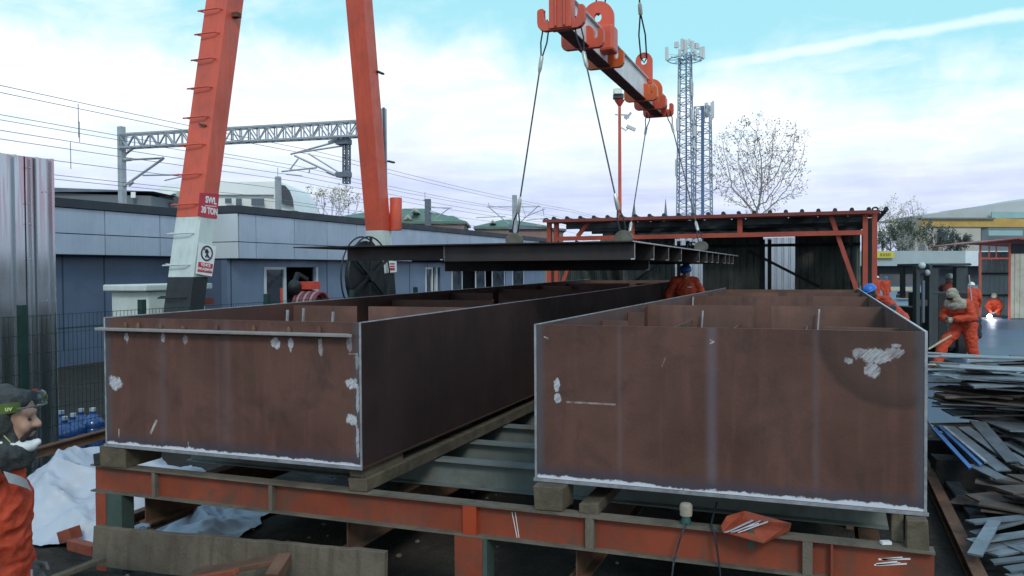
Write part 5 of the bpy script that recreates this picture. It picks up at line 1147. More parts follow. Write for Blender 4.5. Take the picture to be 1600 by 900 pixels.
# ------------------------------------------------------------------ people
def cap_mesh(mb, p, q, rp, rq):
    p, q = V(p), V(q); a = (q - p); L = a.length; a = a / L if L > 1e-6 else V((0, 0, 1)); pts = []; rr = []
    for i in range(1, 5): t_ = i / 4 * math.pi / 2; pts.append(p - a * rp * math.cos(t_)); rr.append(rp * math.sin(t_))
    for i in range(4): t_ = i / 4 * math.pi / 2; pts.append(q + a * rq * math.sin(t_)); rr.append(rq * math.cos(t_))
    mb.tube(pts, rr, 12)
def fuse(prims, voxel, smooth=3):
    """one continuous skin over tapered limbs and rounded masses; every face takes the material of the mass it lies on"""
    mb = MB()
    for pr in prims:
        if pr[0] == 'c': cap_mesh(mb, *pr[1:5])
        else: mb.ball(pr[1], pr[2], 16, 12, pr[4])
    me = mb.mesh('skin', [], V((0, 0, 0))); o = bpy.data.objects.new('skin', me); COL.objects.link(o)
    r_ = o.modifiers.new('r', 'REMESH'); r_.mode = 'VOXEL'; r_.voxel_size = voxel
    s_ = o.modifiers.new('s', 'SMOOTH'); s_.factor = .5; s_.iterations = smooth
    out = bpy.data.meshes.new_from_object(o.evaluated_get(bpy.context.evaluated_depsgraph_get())); bpy.data.objects.remove(o)
    out.materials.clear(); names = []
    n = len(out.polygons); C = np.zeros(n * 3); out.polygons.foreach_get('center', C); C = C.reshape(-1, 3); best = np.full(n, 1e9); mi = np.zeros(n, int)
    for pr in prims:
        mt = pr[5] if pr[0] == 'c' else pr[3]
        if mt not in names: names.append(mt)
        k_ = names.index(mt)
        if pr[0] == 'c':
            p, q = np.array(pr[1]), np.array(pr[2]); a = q - p; L2 = max(a @ a, 1e-9); t_ = np.clip((C - p) @ a / L2, 0, 1); dd = np.linalg.norm(C - p - t_[:, None] * a, axis=1) - (pr[3] + (pr[4] - pr[3]) * t_)
        else:
            M = np.array(pr[4]) if pr[4] else np.eye(3); q = (C - np.array(pr[1])) @ M; rr = np.array(pr[2]); dd = (np.linalg.norm(q / rr, axis=1) - 1) * rr.min()
        w_ = dd < best; best[w_] = dd[w_]; mi[w_] = k_
    for nm in names: out.materials.append(MATS[nm])
    soft = [i for i, nm in enumerate(names) if nm.startswith(('suit', 'hood', 'cloth'))]
    if soft:                                             # creases of the cloth
        vm = np.zeros(len(out.vertices), bool); vc = np.zeros(len(out.vertices), bool)
        for pl, k_ in zip(out.polygons, mi):
            for v_ in pl.vertices:
                if k_ in soft: vm[v_] = True
                else: vc[v_] = True
        nv = len(out.vertices); co = np.zeros(nv * 3); no = np.zeros(nv * 3); out.vertices.foreach_get('co', co); out.vertices.foreach_get('normal', no); co = co.reshape(-1, 3); no = no.reshape(-1, 3)
        for i in np.nonzero(vm & ~vc)[0]:
            c = V(co[i])
            a = 1 - abs(mnoise.noise(V((c.x * 7, c.y * 7, c.z * 12 + c.x * 5)))) * 2.4; b_ = 1 - abs(mnoise.noise(V((c.x * 17 + 4, c.y * 17, c.z * 23)))) * 2.2
            co[i] += no[i] * (.013 * max(a, -.4) + .005 * b_ - .006)
        out.vertices.foreach_set('co', co.ravel())
    out.polygons.foreach_set('material_index', mi); out.polygons.foreach_set('use_smooth', [True] * n); return out
def frame(up, right):
    u = V(up).normalized(); r_ = V(right); r_ = (r_ - u * r_.dot(u)).normalized(); f = u.cross(r_); return Matrix((r_, f, u)).transposed()
DEF = dict(P=(0, 0, .95), C=(0, .0, 1.27), N=(0, .01, 1.49), H=(0, .035, 1.635), face=(0, 1, 0), SL=(-.185, 0, 1.43), SR=(.185, 0, 1.43), EL=(-.25, -.02, 1.15), ER=(.25, -.02, 1.15), WL=(-.25, .08, .91), WR=(.25, .08, .91),
           HL=(-.09, 0, .92), HR=(.09, 0, .92), KL=(-.105, .03, .5), KR=(.105, .03, .5), AL=(-.11, -.02, .1), AR=(.11, -.02, .1), TL=(-.13, .15, .045), TR=(.13, .15, .045))
def person(label, base, rz, pose=None, s=1.0, suit='suit_orange', glove='glove_grey', voxel=.013, bulk=1.0, group='workers in orange coveralls', head_mat='skin', detail=False, face_mat=None):
    J = {k_: V(v_) for k_, v_ in DEF.items()}
    for k_, v_ in (pose or {}).items(): J[k_] = V(v_)
    right = (J['SR'] - J['SL']); M = frame(J['C'] - J['P'], right); B = bulk; pr = []
    pr += [('e', J['P'], V((.172, .135, .15)) * B, suit, M), ('e', J['P'].lerp(J['C'], .5), V((.165, .135, .2)) * B, suit, M), ('e', J['C'], V((.19, .14, .19)) * B, suit, M)]
    pr += [('c', J['SL'], J['SR'], .082 * B, .082 * B, suit), ('c', J['C'].lerp(J['N'], .6), J['N'], .1 * B, .078 * B, suit)]
    for sd_ in 'LR':
        S, E, W_ = J['S' + sd_], J['E' + sd_], J['W' + sd_]
        pr += [('c', S, E, .08 * B, .064 * B, suit), ('c', E, W_, .066 * B, .048 * B, suit)]
        a = (W_ - E).normalized(); sg = -1 if sd_ == 'L' else 1; pn = V((-sg, .35, -.1)); pn = (pn - a * pn.dot(a)).normalized(); sdv = a.cross(pn).normalized()
        pr += [('c', W_, W_ + a * .03, .036, .038, glove), ('e', W_ + a * .075, (.043, .02, .052), glove, Matrix((sdv, pn, a)).transposed())]
        for f in range(4):
            o = W_ + a * .115 + sdv * (-.033 + .022 * f); ln = (.034, .04, .038, .028)[f]; k1 = o + (a * .85 + pn * .45).normalized() * ln; k2 = k1 + (a * .35 + pn * .9).normalized() * ln * .85
            pr += [('c', o - a * .02, k1, .0115, .0108, glove), ('c', k1, k2, .0108, .0095, glove)]
        th = V((0, 0, 0)) + sdv * (1 if sdv.y > 0 else -1); o = W_ + a * .045 + th * .03; k1 = o + (th * .8 + a * .6 + pn * .3).normalized() * .042; pr += [('c', o, k1, .014, .012, glove), ('c', k1, k1 + (a * .9 + pn * .4).normalized() * .032, .012, .01, glove)]
        Hh, K, A, T_ = J['H' + sd_], J['K' + sd_], J['A' + sd_], J['T' + sd_]
        pr += [('c', Hh, K, .108 * B, .082 * B, suit), ('c', K, A + (K - A).normalized() * .1, .083 * B, .072 * B, suit), ('c', A, A + (K - A).normalized() * .08, .052, .056, 'boot_dark'), ('c', A + V((0, -.03, -.045)) if (T_ - A).length < .3 else A, T_, .05, .046, 'boot_dark')]
    # head
    fv = J['face'].normalized(); hu = V((0, 0, 1)) if abs(fv.z) < .95 else V((0, -1, 0)); hr = fv.cross(hu).normalized(); hu = hr.cross(fv).normalized(); HM = Matrix((hr, fv, hu)).transposed(); H = J['H']; h_ = lambda x, y, z: H + HM @ V((x, y, z)); fm = face_mat or head_mat
    pr += [('c', J['N'], h_(0, -.02, -.06), .06, .058, head_mat), ('e', h_(0, -.012, .025), (.077, .096, .098), head_mat, HM), ('e', h_(0, .03, -.055), (.056, .062, .062), fm, HM), ('e', h_(0, .075, -.095), (.026, .022, .022), fm, HM), ('e', h_(0, .04, -.01), (.062, .052, .07), fm, HM)]
    pr += [('c', h_(0, .088, .012), h_(0, .112, -.022), .011, .0165, fm), ('e', h_(-.013, .1, -.026), (.011, .012, .01), fm, HM), ('e', h_(.013, .1, -.026), (.011, .012, .01), fm, HM), ('c', h_(-.04, .082, .028), h_(.04, .082, .028), .013, .013, fm)]
    pr += [('c', h_(-.022, .092, -.06), h_(.022, .092, -.06), .0095, .0095, fm), ('e', h_(-.08, -.01, -.012), (.012, .022, .034), head_mat, HM), ('e', h_(.08, -.01, -.012), (.012, .022, .034), head_mat, HM), ('e', h_(-.036, .07, -.03), (.026, .026, .03), fm, HM), ('e', h_(.036, .07, -.03), (.026, .026, .03), fm, HM)]
    me = fuse(pr, voxel)
    X = Matrix.Translation(V(base)) @ Matrix.Rotation(rz, 4, 'Z') @ Matrix.Scale(s, 4)
    me.transform(Matrix.Translation(-V(base)) @ X); o = bpy.data.objects.new('person', me); COL.objects.link(o); o.location = V(base); ORG[o] = V(base); tag(o, label, 'person', group)
    def child(nm, mt, f, smooth=60, **kw):
        m_ = MB(); f(m_, h_, HM); m_.v = [X @ p for p in m_.v]; return m_.build(nm, mt, o, smooth=smooth, **kw)
    def child_fuse(nm, prs, vx=.01, sm=3):
        m2 = fuse(prs, vx, sm); m2.transform(Matrix.Translation(-V(base)) @ X); c = bpy.data.objects.new(nm, m2); COL.objects.link(c); c.parent = o; ORG[c] = V(base); return c
    eyes = lambda m_, h, M_: [m_.ball(h(sx * .032, .0855, .003), (.011, .008, .007), 8, 6, M_) for sx in (-1, 1)]
    child('eyes', 'eye_dark', eyes)
    o_api = dict(o=o, child=child, child_fuse=child_fuse, h=h_, HM=HM, J=J); return o_api
def helmet(api, mt):
    def f(m_, h, M_):
        rows = []
        for i in range(9):
            t_ = math.pi / 2 * i / 8; r_ = []
            for j in range(21):
                a_ = 2 * math.pi * j / 20; r_.append(h(.108 * math.cos(a_) * math.sin(t_ + .001), -.005 + .13 * math.sin(a_) * math.sin(t_ + .001), .05 + .105 * math.cos(t_) + .012 * max(0, math.cos(a_ * 1)) * 0))
            rows.append(r_)
        r_ = []
        for j in range(21):
            a_ = 2 * math.pi * j / 20; e = .035 * max(0, math.sin(a_)) ** 1.5 + .008; r_.append(h((.108 + .008) * math.cos(a_), -.005 + (.13 + e) * math.sin(a_), .043))
        rows.append(r_); m_.grid(rows); m_.grid([[p - (M_ @ V((0, 0, .006))) for p in q] for q in rows[::-1]])
        m_.bar(h(0, -.12, .09), h(0, -.02, .16), .025, .012); m_.bar(h(0, -.02, .16), h(0, .1, .11), .025, .012)
    api['child']('hard_hat', mt, f)
def face_rz(v): return math.atan2(-v.x, v.y)       # turn so that local +Y points along v
CAMDIR = -_h
# 1 the man at the left edge of the picture, in profile
hp = at(16, 652, D=3.75); s1 = 1.05; rzm = face_rz(_r * .86 + _h * .22)
fwd1 = V((-math.sin(rzm), math.cos(rzm), 0)); base = V((hp.x, hp.y, 0)) - fwd1 * .075 * s1; base.z = hp.z - 1.635 * s1
P1 = person('man at the left edge in orange winter coverall, grey hood, raised goggles and chin mask', base, rzm, dict(H=(0, .075, 1.635), face=(0, 1, -.12), N=(0, .03, 1.48), C=(0, .0, 1.24), WR=(.29, -.07, 1.17), ER=(.29, -.26, 1.22), WL=(-.2, .06, .95), EL=(-.26, -.06, 1.16)), s1, voxel=.0075, bulk=1.06, head_mat='skin')
J = P1['J']; h_ = P1['h']; HM = P1['HM']
P1['child_fuse']('hood', [('e', h_(0, -.03, .035), (.092, .102, .1), 'hood_grey', HM), ('e', h_(0, -.035, -.05), (.092, .085, .1), 'hood_grey', HM), ('c', h_(0, -.03, -.1), J['N'] + V((0, -.01, -.0)), .098, .115, 'hood_grey'), ('c', h_(-.045, .035, -.16), h_(.045, .035, -.16), .045, .045, 'hood_grey'), ('e', h_(-.075, -.015, -.015), (.034, .045, .07), 'hood_grey', HM), ('e', h_(.075, -.015, -.015), (.034, .045, .07), 'hood_grey', HM),
    ('c', h_(-.05, .03, .085), h_(.05, .03, .085), .035, .035, 'hood_grey'), ('c', J['N'] + V((-.1, .0, -.02)), J['N'] + V((.1, .0, -.02)), .075, .075, 'hood_grey'), ('e', J['N'] + V((0, .06, -.01)), (.11, .075, .06), 'hood_grey', Matrix.Identity(3))], .008, 4)
def ringband(z0, z1, rx, ry, a0, a1, tilt=0.0, yo=-.03):
    def f(m_, h, M_):
        rows = []
        for e, zz in ((0, z0), (.004, z0), (.004, z1), (0, z1)): rows.append([h((rx + e) * math.sin(a0 + (a1 - a0) * i / 24), yo + (ry + e) * math.cos(a0 + (a1 - a0) * i / 24), zz + tilt * math.cos(a0 + (a1 - a0) * i / 24)) for i in range(25)])
        m_.grid(rows)
    return f
P1['child']('goggle_strap', 'strap_lime', ringband(.028, .07, .104, .112, .75, 5.5, .015))
def gog(m_, h, M_):
    rows = []
    for rr, zz in ((.106, .045), (.122, .05), (.126, .075), (.116, .1), (.1, .108)):
        rows.append([h(rr * .93 * math.sin(a_), -.005 + rr * 1.12 * math.cos(a_), zz + .02 * math.cos(a_)) for a_ in [-1.15 + 2.3 * i / 20 for i in range(21)]])
    m_.grid(rows)
Xm = Matrix.Translation(base) @ Matrix.Rotation(rzm, 4, 'Z') @ Matrix.Scale(s1, 4); ta = 1.15; tp_ = Xm @ h_(.1105 * math.sin(ta), -.03 + .1185 * math.cos(ta), .054)
td_ = (Xm @ h_(.1 * math.sin(ta - .1), -.03 + .112 * math.cos(ta - .1), .055)) - (Xm @ h_(.1 * math.sin(ta + .1), -.03 + .112 * math.cos(ta + .1), .053))
text_mesh('uv', .03, tp_, td_, (0, 0, 1), 'strap_yellow', 'strap_lettering', P1['o'], .001)
P1['child']('goggles', 'clear_visor', gog)
P1['child']('goggle_frame', 'glove_grey', lambda m_, h, M_: m_.tube([h(.116 * math.sin(a_), -.005 + .139 * math.cos(a_), .05 + .02 * math.cos(a_)) for a_ in [-1.15 + 2.3 * i / 20 for i in range(21)]], .004, 6))
P1['child_fuse']('dust_mask', [('e', h_(0, .06, -.118), (.066, .06, .034), 'mask_white', HM), ('c', h_(0, .118, -.1), h_(0, .05, -.14), .016, .034, 'mask_white'), ('c', h_(-.062, .0, -.1), h_(-.03, .06, -.125), .024, .034, 'mask_white'), ('c', h_(.062, .0, -.1), h_(.03, .06, -.125), .024, .034, 'mask_white')], .006, 4)
for sx in (-1, 1): P1['child']('mask_strap', 'strap_yellow', lambda m_, h, M_: m_.tube([h(sx * .062, .04, -.105), h(sx * .098, -.02, -.03), h(sx * .107, -.06, .05), h(sx * .075, -.125, .08)], .0035, 5))
P1['child_fuse']('beard', [('c', h_(-.03, .094, -.045), h_(.03, .094, -.045), .0095, .0095, 'hair_dark'), ('c', h_(-.03, .094, -.045), h_(-.042, .07, -.085), .009, .012, 'hair_dark'), ('c', h_(.03, .094, -.045), h_(.042, .07, -.085), .009, .012, 'hair_dark'), ('e', h_(0, .078, -.088), (.03, .022, .02), 'hair_dark', HM)], .0045, 2)
ax = (J['ER'] - J['SR']).normalized(); sd1 = ax.orthogonal().normalized(); sd2 = ax.cross(sd1)
P1['child']('reflective_stripe', 'reflective_grey', lambda m_, h, M_: m_.grid([[J['SR'] + ax * tt + (sd1 * math.cos(a_) + sd2 * math.sin(a_)) * (.103 - tt * .06) for a_ in [2 * math.pi * i / 20 for i in range(21)]] for tt in (.07, .12)]))
P1['child']('chest_stripe', 'reflective_grey', lambda m_, h, M_: m_.grid([[V((x, .168 - 1.6 * (x - .04) ** 2 - (.02 if zz > 1.36 else 0), zz + (x - .08) * .5)) for x in (.05, .08, .11, .14, .17, .2)] for zz in (1.335, 1.385)]))
P1['child']('zip', 'zip_grey', lambda m_, h, M_: m_.tube([V((.06, .165, .98)), V((.062, .165, .86))], .006, 6))
# 2 the worker between the boxes
q = at(1070, 420, D=15); P2_ = person('man in orange coverall and blue hard hat standing in the gap between the two boxes', (q.x, q.y, .77), face_rz(CAMDIR), dict(H=(0, .06, 1.62), face=(.1, 1, -.35), EL=(-.34, .02, 1.17), ER=(.34, .02, 1.17), WL=(-.4, .14, .95), WR=(.36, .14, .95)), .945, bulk=1.2, voxel=.013); helmet(P2_, 'helmet_blue')
P2_['child']('chest_badge', 'white_paint', lambda m_, h, M_: [m_.box((-.085 + .03 * i, .172, 1.33), (.022, .008, .03 if i % 2 else .02)) for i in range(3)])
# 3 bent man behind the right end of the right box, on a low stack
q = at(1372, 470, D=15.8); ST = MB(); ST.box((q.x, q.y, .18), (1.1, 1.0, .34), rz=.1); tag(ST.build('plate_stack', 'scrap_rust'), 'low stack of plates behind the far right corner of the right box', 'stack')
P3 = person('man in blue hard hat bending over behind the right wall of the chalk marked box', (q.x, q.y, .35), face_rz(-_r * .92 - _h * .4), dict(P=(0, -.52, .98), C=(0, -.18, 1.2), N=(0, .04, 1.36), H=(0, .2, 1.47), face=(0, .85, -.4), SL=(-.185, -.02, 1.31), SR=(.185, -.02, 1.31), EL=(-.26, -.1, 1.02), ER=(.26, -.1, 1.02), WL=(-.22, .12, .95), WR=(.2, .12, .95), HL=(-.1, -.5, .94), HR=(.1, -.5, .94), KL=(-.12, -.42, .5), KR=(.12, -.42, .5), AL=(-.12, -.5, .1), AR=(.12, -.5, .1), TL=(-.13, -.33, .045), TR=(.13, -.33, .045)), 1.05, 'suit_faded', bulk=1.1, head_mat='hood_grey'); helmet(P3, 'helmet_blue')
JJ = P3['J']; P3['child_fuse']('sleeve_guard', [('c', JJ['EL'].lerp(JJ['SL'], .55), JJ['WL'], .1, .08, 'cloth_navy')], .012)
# 4, 5 men far down the yard
q = at(1384, 470, D=53); P4 = person('man in blue hard hat walking towards us far down the yard beside the shed', (q.x, q.y, .014), face_rz(CAMDIR), dict(AL=(-.1, .12, .1), TL=(-.12, .29, .05), KL=(-.1, .12, .52), AR=(.11, -.2, .14), TR=(.13, -.04, .05)), 1.0, bulk=1.15, voxel=.018); helmet(P4, 'helmet_blue')
q = at(1370.5, 468, D=57); P5 = person('man in white hard hat half hidden behind the right shed post', (q.x, q.y, .014), face_rz(CAMDIR), {}, 1.0, bulk=1.1, voxel=.018); helmet(P5, 'helmet_white')
# 6 the hooded man leaning on his tools by the forklift
q = at(1508, 560, D=18.3); P6 = person('hooded man in orange coverall and dark waist jacket leaning forward in front of the forklift', (q.x, q.y, .014), face_rz(-_r * .86 - _h * .42),
    dict(P=(0, -.06, .96), C=(0, .15, 1.25), N=(0, .27, 1.43), H=(0, .39, 1.53), face=(0, .68, -.7), SL=(-.19, .2, 1.37), SR=(.19, .2, 1.37), EL=(-.31, .2, 1.1), ER=(.31, .24, 1.1), WL=(-.1, .44, 1.08), WR=(.08, .46, 1.06),
         HL=(-.09, 0, .93), HR=(.1, 0, .93), KL=(-.14, -.02, .5), AL=(-.16, -.12, .1), TL=(-.18, .05, .045), KR=(.16, .42, .58), AR=(.18, .62, .12), TR=(.2, .78, .06)), 1.12, glove='glove_tan', bulk=1.26, voxel=.012)
JJ = P6['J']; h6, M6 = P6['h'], P6['HM']
P6['child_fuse']('hood', [('e', h6(0, -.03, .03), (.105, .115, .115), 'hood_beige', M6), ('e', h6(0, .015, -.06), (.08, .07, .08), 'hood_beige', M6), ('c', h6(0, -.03, -.08), JJ['N'], .09, .1, 'hood_beige'), ('c', JJ['N'] + V((-.13, 0, -.06)), JJ['N'] + V((.13, 0, -.06)), .105, .105, 'hood_beige'), ('e', JJ['N'] + V((0, .0, -.1)), (.24, .15, .09), 'hood_beige', Matrix.Identity(3))], .012)
P6['child_fuse']('waist_jacket', [('e', JJ['P'] + V((0, -.02, .06)), (.215, .185, .12), 'cloth_navy', Matrix.Identity(3)), ('c', JJ['P'] + V((-.12, -.1, .1)), JJ['P'] + V((-.14, -.12, -.22)), .09, .07, 'cloth_navy'), ('c', JJ['P'] + V((.1, -.12, .1)), JJ['P'] + V((.1, -.14, -.16)), .09, .07, 'cloth_navy')], .013)
P6['child']('dark_goggles', 'eye_dark', lambda m_, h, M_: m_.box(h(0, .095, .01), (.12, .03, .05)))
wl = P6['o'].location; Xq = Matrix.Translation(wl) @ Matrix.Rotation(face_rz(-_r * .86 - _h * .42), 4, 'Z') @ Matrix.Scale(1.12, 4)
m_ = MB(); m_.tube([Xq @ V((0, .58, 1.1)), Xq @ V((0, .44, 1.05)), Xq @ V((-.02, .28, 1.0))], [.03, .045, .03], 8); m_.tube([Xq @ V((0, .5, 1.05)), Xq @ V((-.02, .56, .95)), Xq @ V((0, .54, .8))], .018, 6); tag(m_.build('hand_grinder', 'forklift_grey', smooth=40), 'dark hand grinder held by the hooded man', 'grinder')
m_ = MB(); m_.bar(Xq @ V((.1, .95, .5)), Xq @ V((.05, .35, .75)), .03, .03); tag(m_.build('pale_stick', 'scrap_timber'), 'pale stick leaning beside the knee of the hooded man', 'stick')
# 7 the crouching welder and his arc
q = at(1554, 497, D=38); P7 = person('crouching welder bent over a bright arc on the road before the side shed', (q.x, q.y, .014), face_rz(-_r * .55 - _h * .8),
    dict(P=(0, -.16, .4), C=(0, .04, .68), N=(0, .16, .84), H=(0, .25, .94), face=(0, .75, -.6), SL=(-.17, .12, .73), SR=(.17, .12, .73), EL=(-.3, .3, .5), ER=(.3, .3, .5), WL=(-.1, .6, .3), WR=(.1, .6, .3), HL=(-.1, -.1, .34), HR=(.1, -.1, .34), KL=(-.2, .28, .5), KR=(.2, .28, .5), AL=(-.15, -.02, .1), AR=(.15, -.02, .1), TL=(-.17, .16, .045), TR=(.17, .16, .045)), 1.06, bulk=1.25, voxel=.018, head_mat='hood_grey'); helmet(P7, 'hood_beige')
ar = at(1546, 494, D=37.2); m_ = MB(); m_.ball(ar, (.1, .1, .09), 10, 8); tag(m_.build('welding_arc', 'arc_light'), 'bright white welding arc below the crouching welder', 'welding arc')
ll = bpy.data.lights.new('arc', 'POINT'); ll.energy = 25; ll.color = (.75, .85, 1); ll.shadow_soft_size = .1; lo = bpy.data.objects.new('arc', ll); COL.objects.link(lo); lo.location = ar + V((0, 0, .12)) - _h * .25
m_ = MB(); m_.box((ar.x, ar.y + .2, ar.z * .5 - .03), (.9, .5, max(.06, ar.z - .1)), rz=.3); tag(m_.build('work_piece', 'scrap_rust'), 'low rusty work piece under the welding arc', 'work piece')
# 8, 9 two more by the side shed
q = at(1519, 480, D=31); P8 = person('man in orange coverall standing with his back turned just right of the forklift', (q.x, q.y, .014), face_rz(_h * .9 + _r * .4), dict(C=(0, .08, 1.25), N=(0, .14, 1.46), H=(0, .2, 1.58), SL=(-.185, .1, 1.4), SR=(.185, .1, 1.4)), 1.03, bulk=1.2, voxel=.016); helmet(P8, 'helmet_white')
q = at(1484, 440, D=21.8); P9 = person('driver in orange coverall seen through the forklift cab window', (q.x, q.y, .72), face_rz(CAMDIR * .9 + _r * .5), dict(P=(0, -.1, .55), C=(0, -.06, .9), N=(0, -.04, 1.12), H=(0, 0, 1.27), SL=(-.19, -.06, 1.05), SR=(.19, -.06, 1.05), EL=(-.26, .05, .8), ER=(.26, .05, .8), WL=(-.15, .3, .8), WR=(.15, .3, .8), HL=(-.1, -.05, .52), HR=(.1, -.05, .52), KL=(-.13, .38, .5), KR=(.13, .38, .5), AL=(-.13, .42, .1), AR=(.13, .42, .1), TL=(-.14, .58, .05), TR=(.14, .58, .05)), 1.03, 'suit_faded', bulk=1.2, voxel=.016); helmet(P9, 'helmet_white')

# ------------------------------------------------------------------ forklift
FD = 21.0; fo = at(1470, 500, D=FD); fo.z = 0; ps = FD / F_PX
def fp(px, v_, z): return fo + _r * ((px - 1470) * ps) + _h * v_ + V((0, 0, z))
zy = lambda py: CAM_H - (py - 420.3) * ps
FK = thing('forklift', 'dark forklift with a glazed cab and raised lamp, behind the hooded man', 'forklift', fo)
def fbox(px0, px1, py0, py1, v0, v1, nm, mt, par=FK, bev=.012):
    a, b_, c, d_ = fp(px0, v0, zy(py1)), fp(px1, v0, zy(py1)), fp(px1, v1, zy(py1)), fp(px0, v1, zy(py1)); h = V((0, 0, zy(py0) - zy(py1))); m_ = MB(); m_.hexa([a, b_, c, d_], [p + h for p in (a, b_, c, d_)]); return m_.build(nm, mt, par, bevel=bev)
fbox(1446, 1515, 413.5, 417.5, -.1, 1.6, 'roof_guard', 'forklift_grey', bev=.04); fbox(1450, 1466, 420, 545, 0, .25, 'front_pillar', 'forklift_grey'); fbox(1494, 1512, 420, 462, 0, .2, 'rear_pillar', 'forklift_grey')
fbox(1466, 1512, 461, 546, 0, 1.6, 'body', 'forklift_black'); fbox(1424, 1450, 482, 548, .0, 1.0, 'lower_front', 'forklift_black'); fbox(1466.5, 1493.5, 420.5, 460.5, .08, .1, 'window', 'cab_glass', bev=0); fbox(1452, 1512, 458, 461, -.01, .22, 'sill', 'forklift_grey')
fbox(1450, 1456, 420, 470, 1.4, 1.55, 'corner_post', 'forklift_grey'); fbox(1505, 1512, 420, 470, 1.4, 1.55, 'corner_post', 'forklift_grey')
for px0, px1 in ((1424, 1430), (1444, 1449)): fbox(px0, px1, 417, 545, -.25, -.05, 'mast_rail', 'forklift_grey')
fbox(1430.5, 1443.5, 424, 430, -.2, -.1, 'mast_crossbar', 'forklift_grey'); fbox(1430.5, 1443.5, 470, 480, -.2, -.1, 'mast_crossbar', 'forklift_grey')
m_ = MB(); m_.tube([fp(1436, -.2, zy(505)), fp(1436, -.2, zy(440))], .045, 8); m_.build('lift_cylinder', 'mast_dark', FK, smooth=40)
m_ = MB(); m_.ball(fp(1431, -.3, zy(417)), (.09, .08, .085), 10, 8); m_.build('work_lamp', 'lamp_pale', FK, smooth=60); m_ = MB(); m_.ball(fp(1440, -.28, zy(428)), (.07, .06, .08), 10, 8); m_.build('mirror', 'mast_grey', FK, smooth=60)
m_ = MB(); c = fp(1480, .6, zy(458)); m_.tube([c + _r * (.2 * math.cos(a_)) + V((0, 0, .09 * math.sin(a_))) + _h * (.1 * math.sin(a_)) for a_ in [2 * math.pi * i / 18 for i in range(18)]], .018, 6, closed=True); m_.build('steering_wheel', 'forklift_black', FK)
m_ = MB(); m_.bar(fp(1512, -.05, zy(432)), fp(1517, -.05, zy(475)), .025); m_.build('grab_rail', 'mast_grey', FK)
for px, v_ in ((1436, .25), (1502, .25), (1436, 1.3), (1502, 1.4)):
    c = fp(px, v_, .36); m_ = MB(); m_.tube([c - _r * .14, c - _r * .12, c + _r * .12, c + _r * .14], [.3, .36, .36, .3], 20); w_ = m_.build('wheel', 'tyre', FK, smooth=40)
    m_ = MB(); m_.tube([c - _r * .15, c + _r * .15], .17, 14); m_.build('rim', 'mast_grey', w_, smooth=40)
for px in (1430, 1448): m_ = MB(); m_.lim(-.001, .001, 0, .001, 0, .001) if False else m_.bar(fp(px, -.2, .1), fp(px, -1.2, .06), .12, .04); m_.build('fork', 'forklift_black', FK)

# ------------------------------------------------------------------ scrap strips on the right
GS1, GS2, GS3 = 'grey steel offcuts on the far scrap pile', 'grey steel strips fanned on the middle scrap pile', 'grey steel strips on the near scrap pile'
def strip(a, b_, wd, th, mt, label, group, up=(0, 0, 1), chip=.15):
    a, b_ = V(a), V(b_); d_ = (b_ - a).normalized(); x = d_.cross(V(up)).normalized(); z = x.cross(d_).normalized(); c1, c2 = random.uniform(-chip, chip) * wd * 2, random.uniform(-chip, chip) * wd * 2; k_ = random.uniform(.6, 1)
    poly = [a - x * wd / 2, a + x * wd / 2 + d_ * c1, b_ + x * wd / 2 * k_ + d_ * c2, b_ - x * wd / 2]; m_ = MB(); m_.prism(poly, z * th); o = m_.build('steel_offcut', mt); return tag(o, label, 'offcut', group)
L1_ = 'flat grey steel offcut heaped on the far scrap pile behind the right box corner'
rs = random.Random(3); random.seed(3); zc = .28
SP = MB()
for x, y in ((1.35, 10.0), (1.35, 11.2), (2.4, 10.1), (2.4, 11.3), (3.3, 10.4)):
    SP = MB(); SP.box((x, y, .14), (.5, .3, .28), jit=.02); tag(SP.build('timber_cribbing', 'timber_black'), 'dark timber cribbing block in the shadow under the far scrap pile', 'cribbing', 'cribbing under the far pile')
for i in range(110):
    t_ = i / 109; z = .3 + .97 * t_ ** .8; w_ = .34 - .1 * t_; cx, cy = rs.uniform(1.35, 3.4 - .5 * t_), rs.uniform(9.9, 11.6); a_ = rs.gauss(.05, .32) + (1.57 if rs.random() < .12 else 0); ln = rs.uniform(.7, 1.45)
    d_ = V((math.cos(a_), math.sin(a_), rs.uniform(-.06, .06))); c = V((max(cx, 1.12 + ln * .5), cy, z)); random.seed(i)
    strip(c - d_ * ln / 2, c + d_ * ln / 2, rs.uniform(.12, w_ + .16), rs.uniform(.008, .022), 'scrap_rust' if rs.random() < (.8 - .65 * t_) else 'scrap_steel', L1_, GS1)
a, b_ = at(1450, 577, D=9.6), at(1505, 574, D=9.9); m_ = MB(); m_.bar(a + V((0, 0, .04)), b_ + V((0, 0, .04)), .16, .025); tag(m_.build('timber_board', 'scrap_timber'), 'pale yellowish board lying on top of the far scrap pile', 'board')
def pstrip(p0, D0, p1, D1, wd, mt, label, group, th=.012, up=(0, 0, 1), dz=0.0): return strip(at(*p0, D=D0) + V((0, 0, dz)), at(*p1, D=D1) + V((0, 0, dz)), wd, th, mt, label, group, up)
L2_ = 'flat grey steel strip pointing towards us on the middle scrap pile'
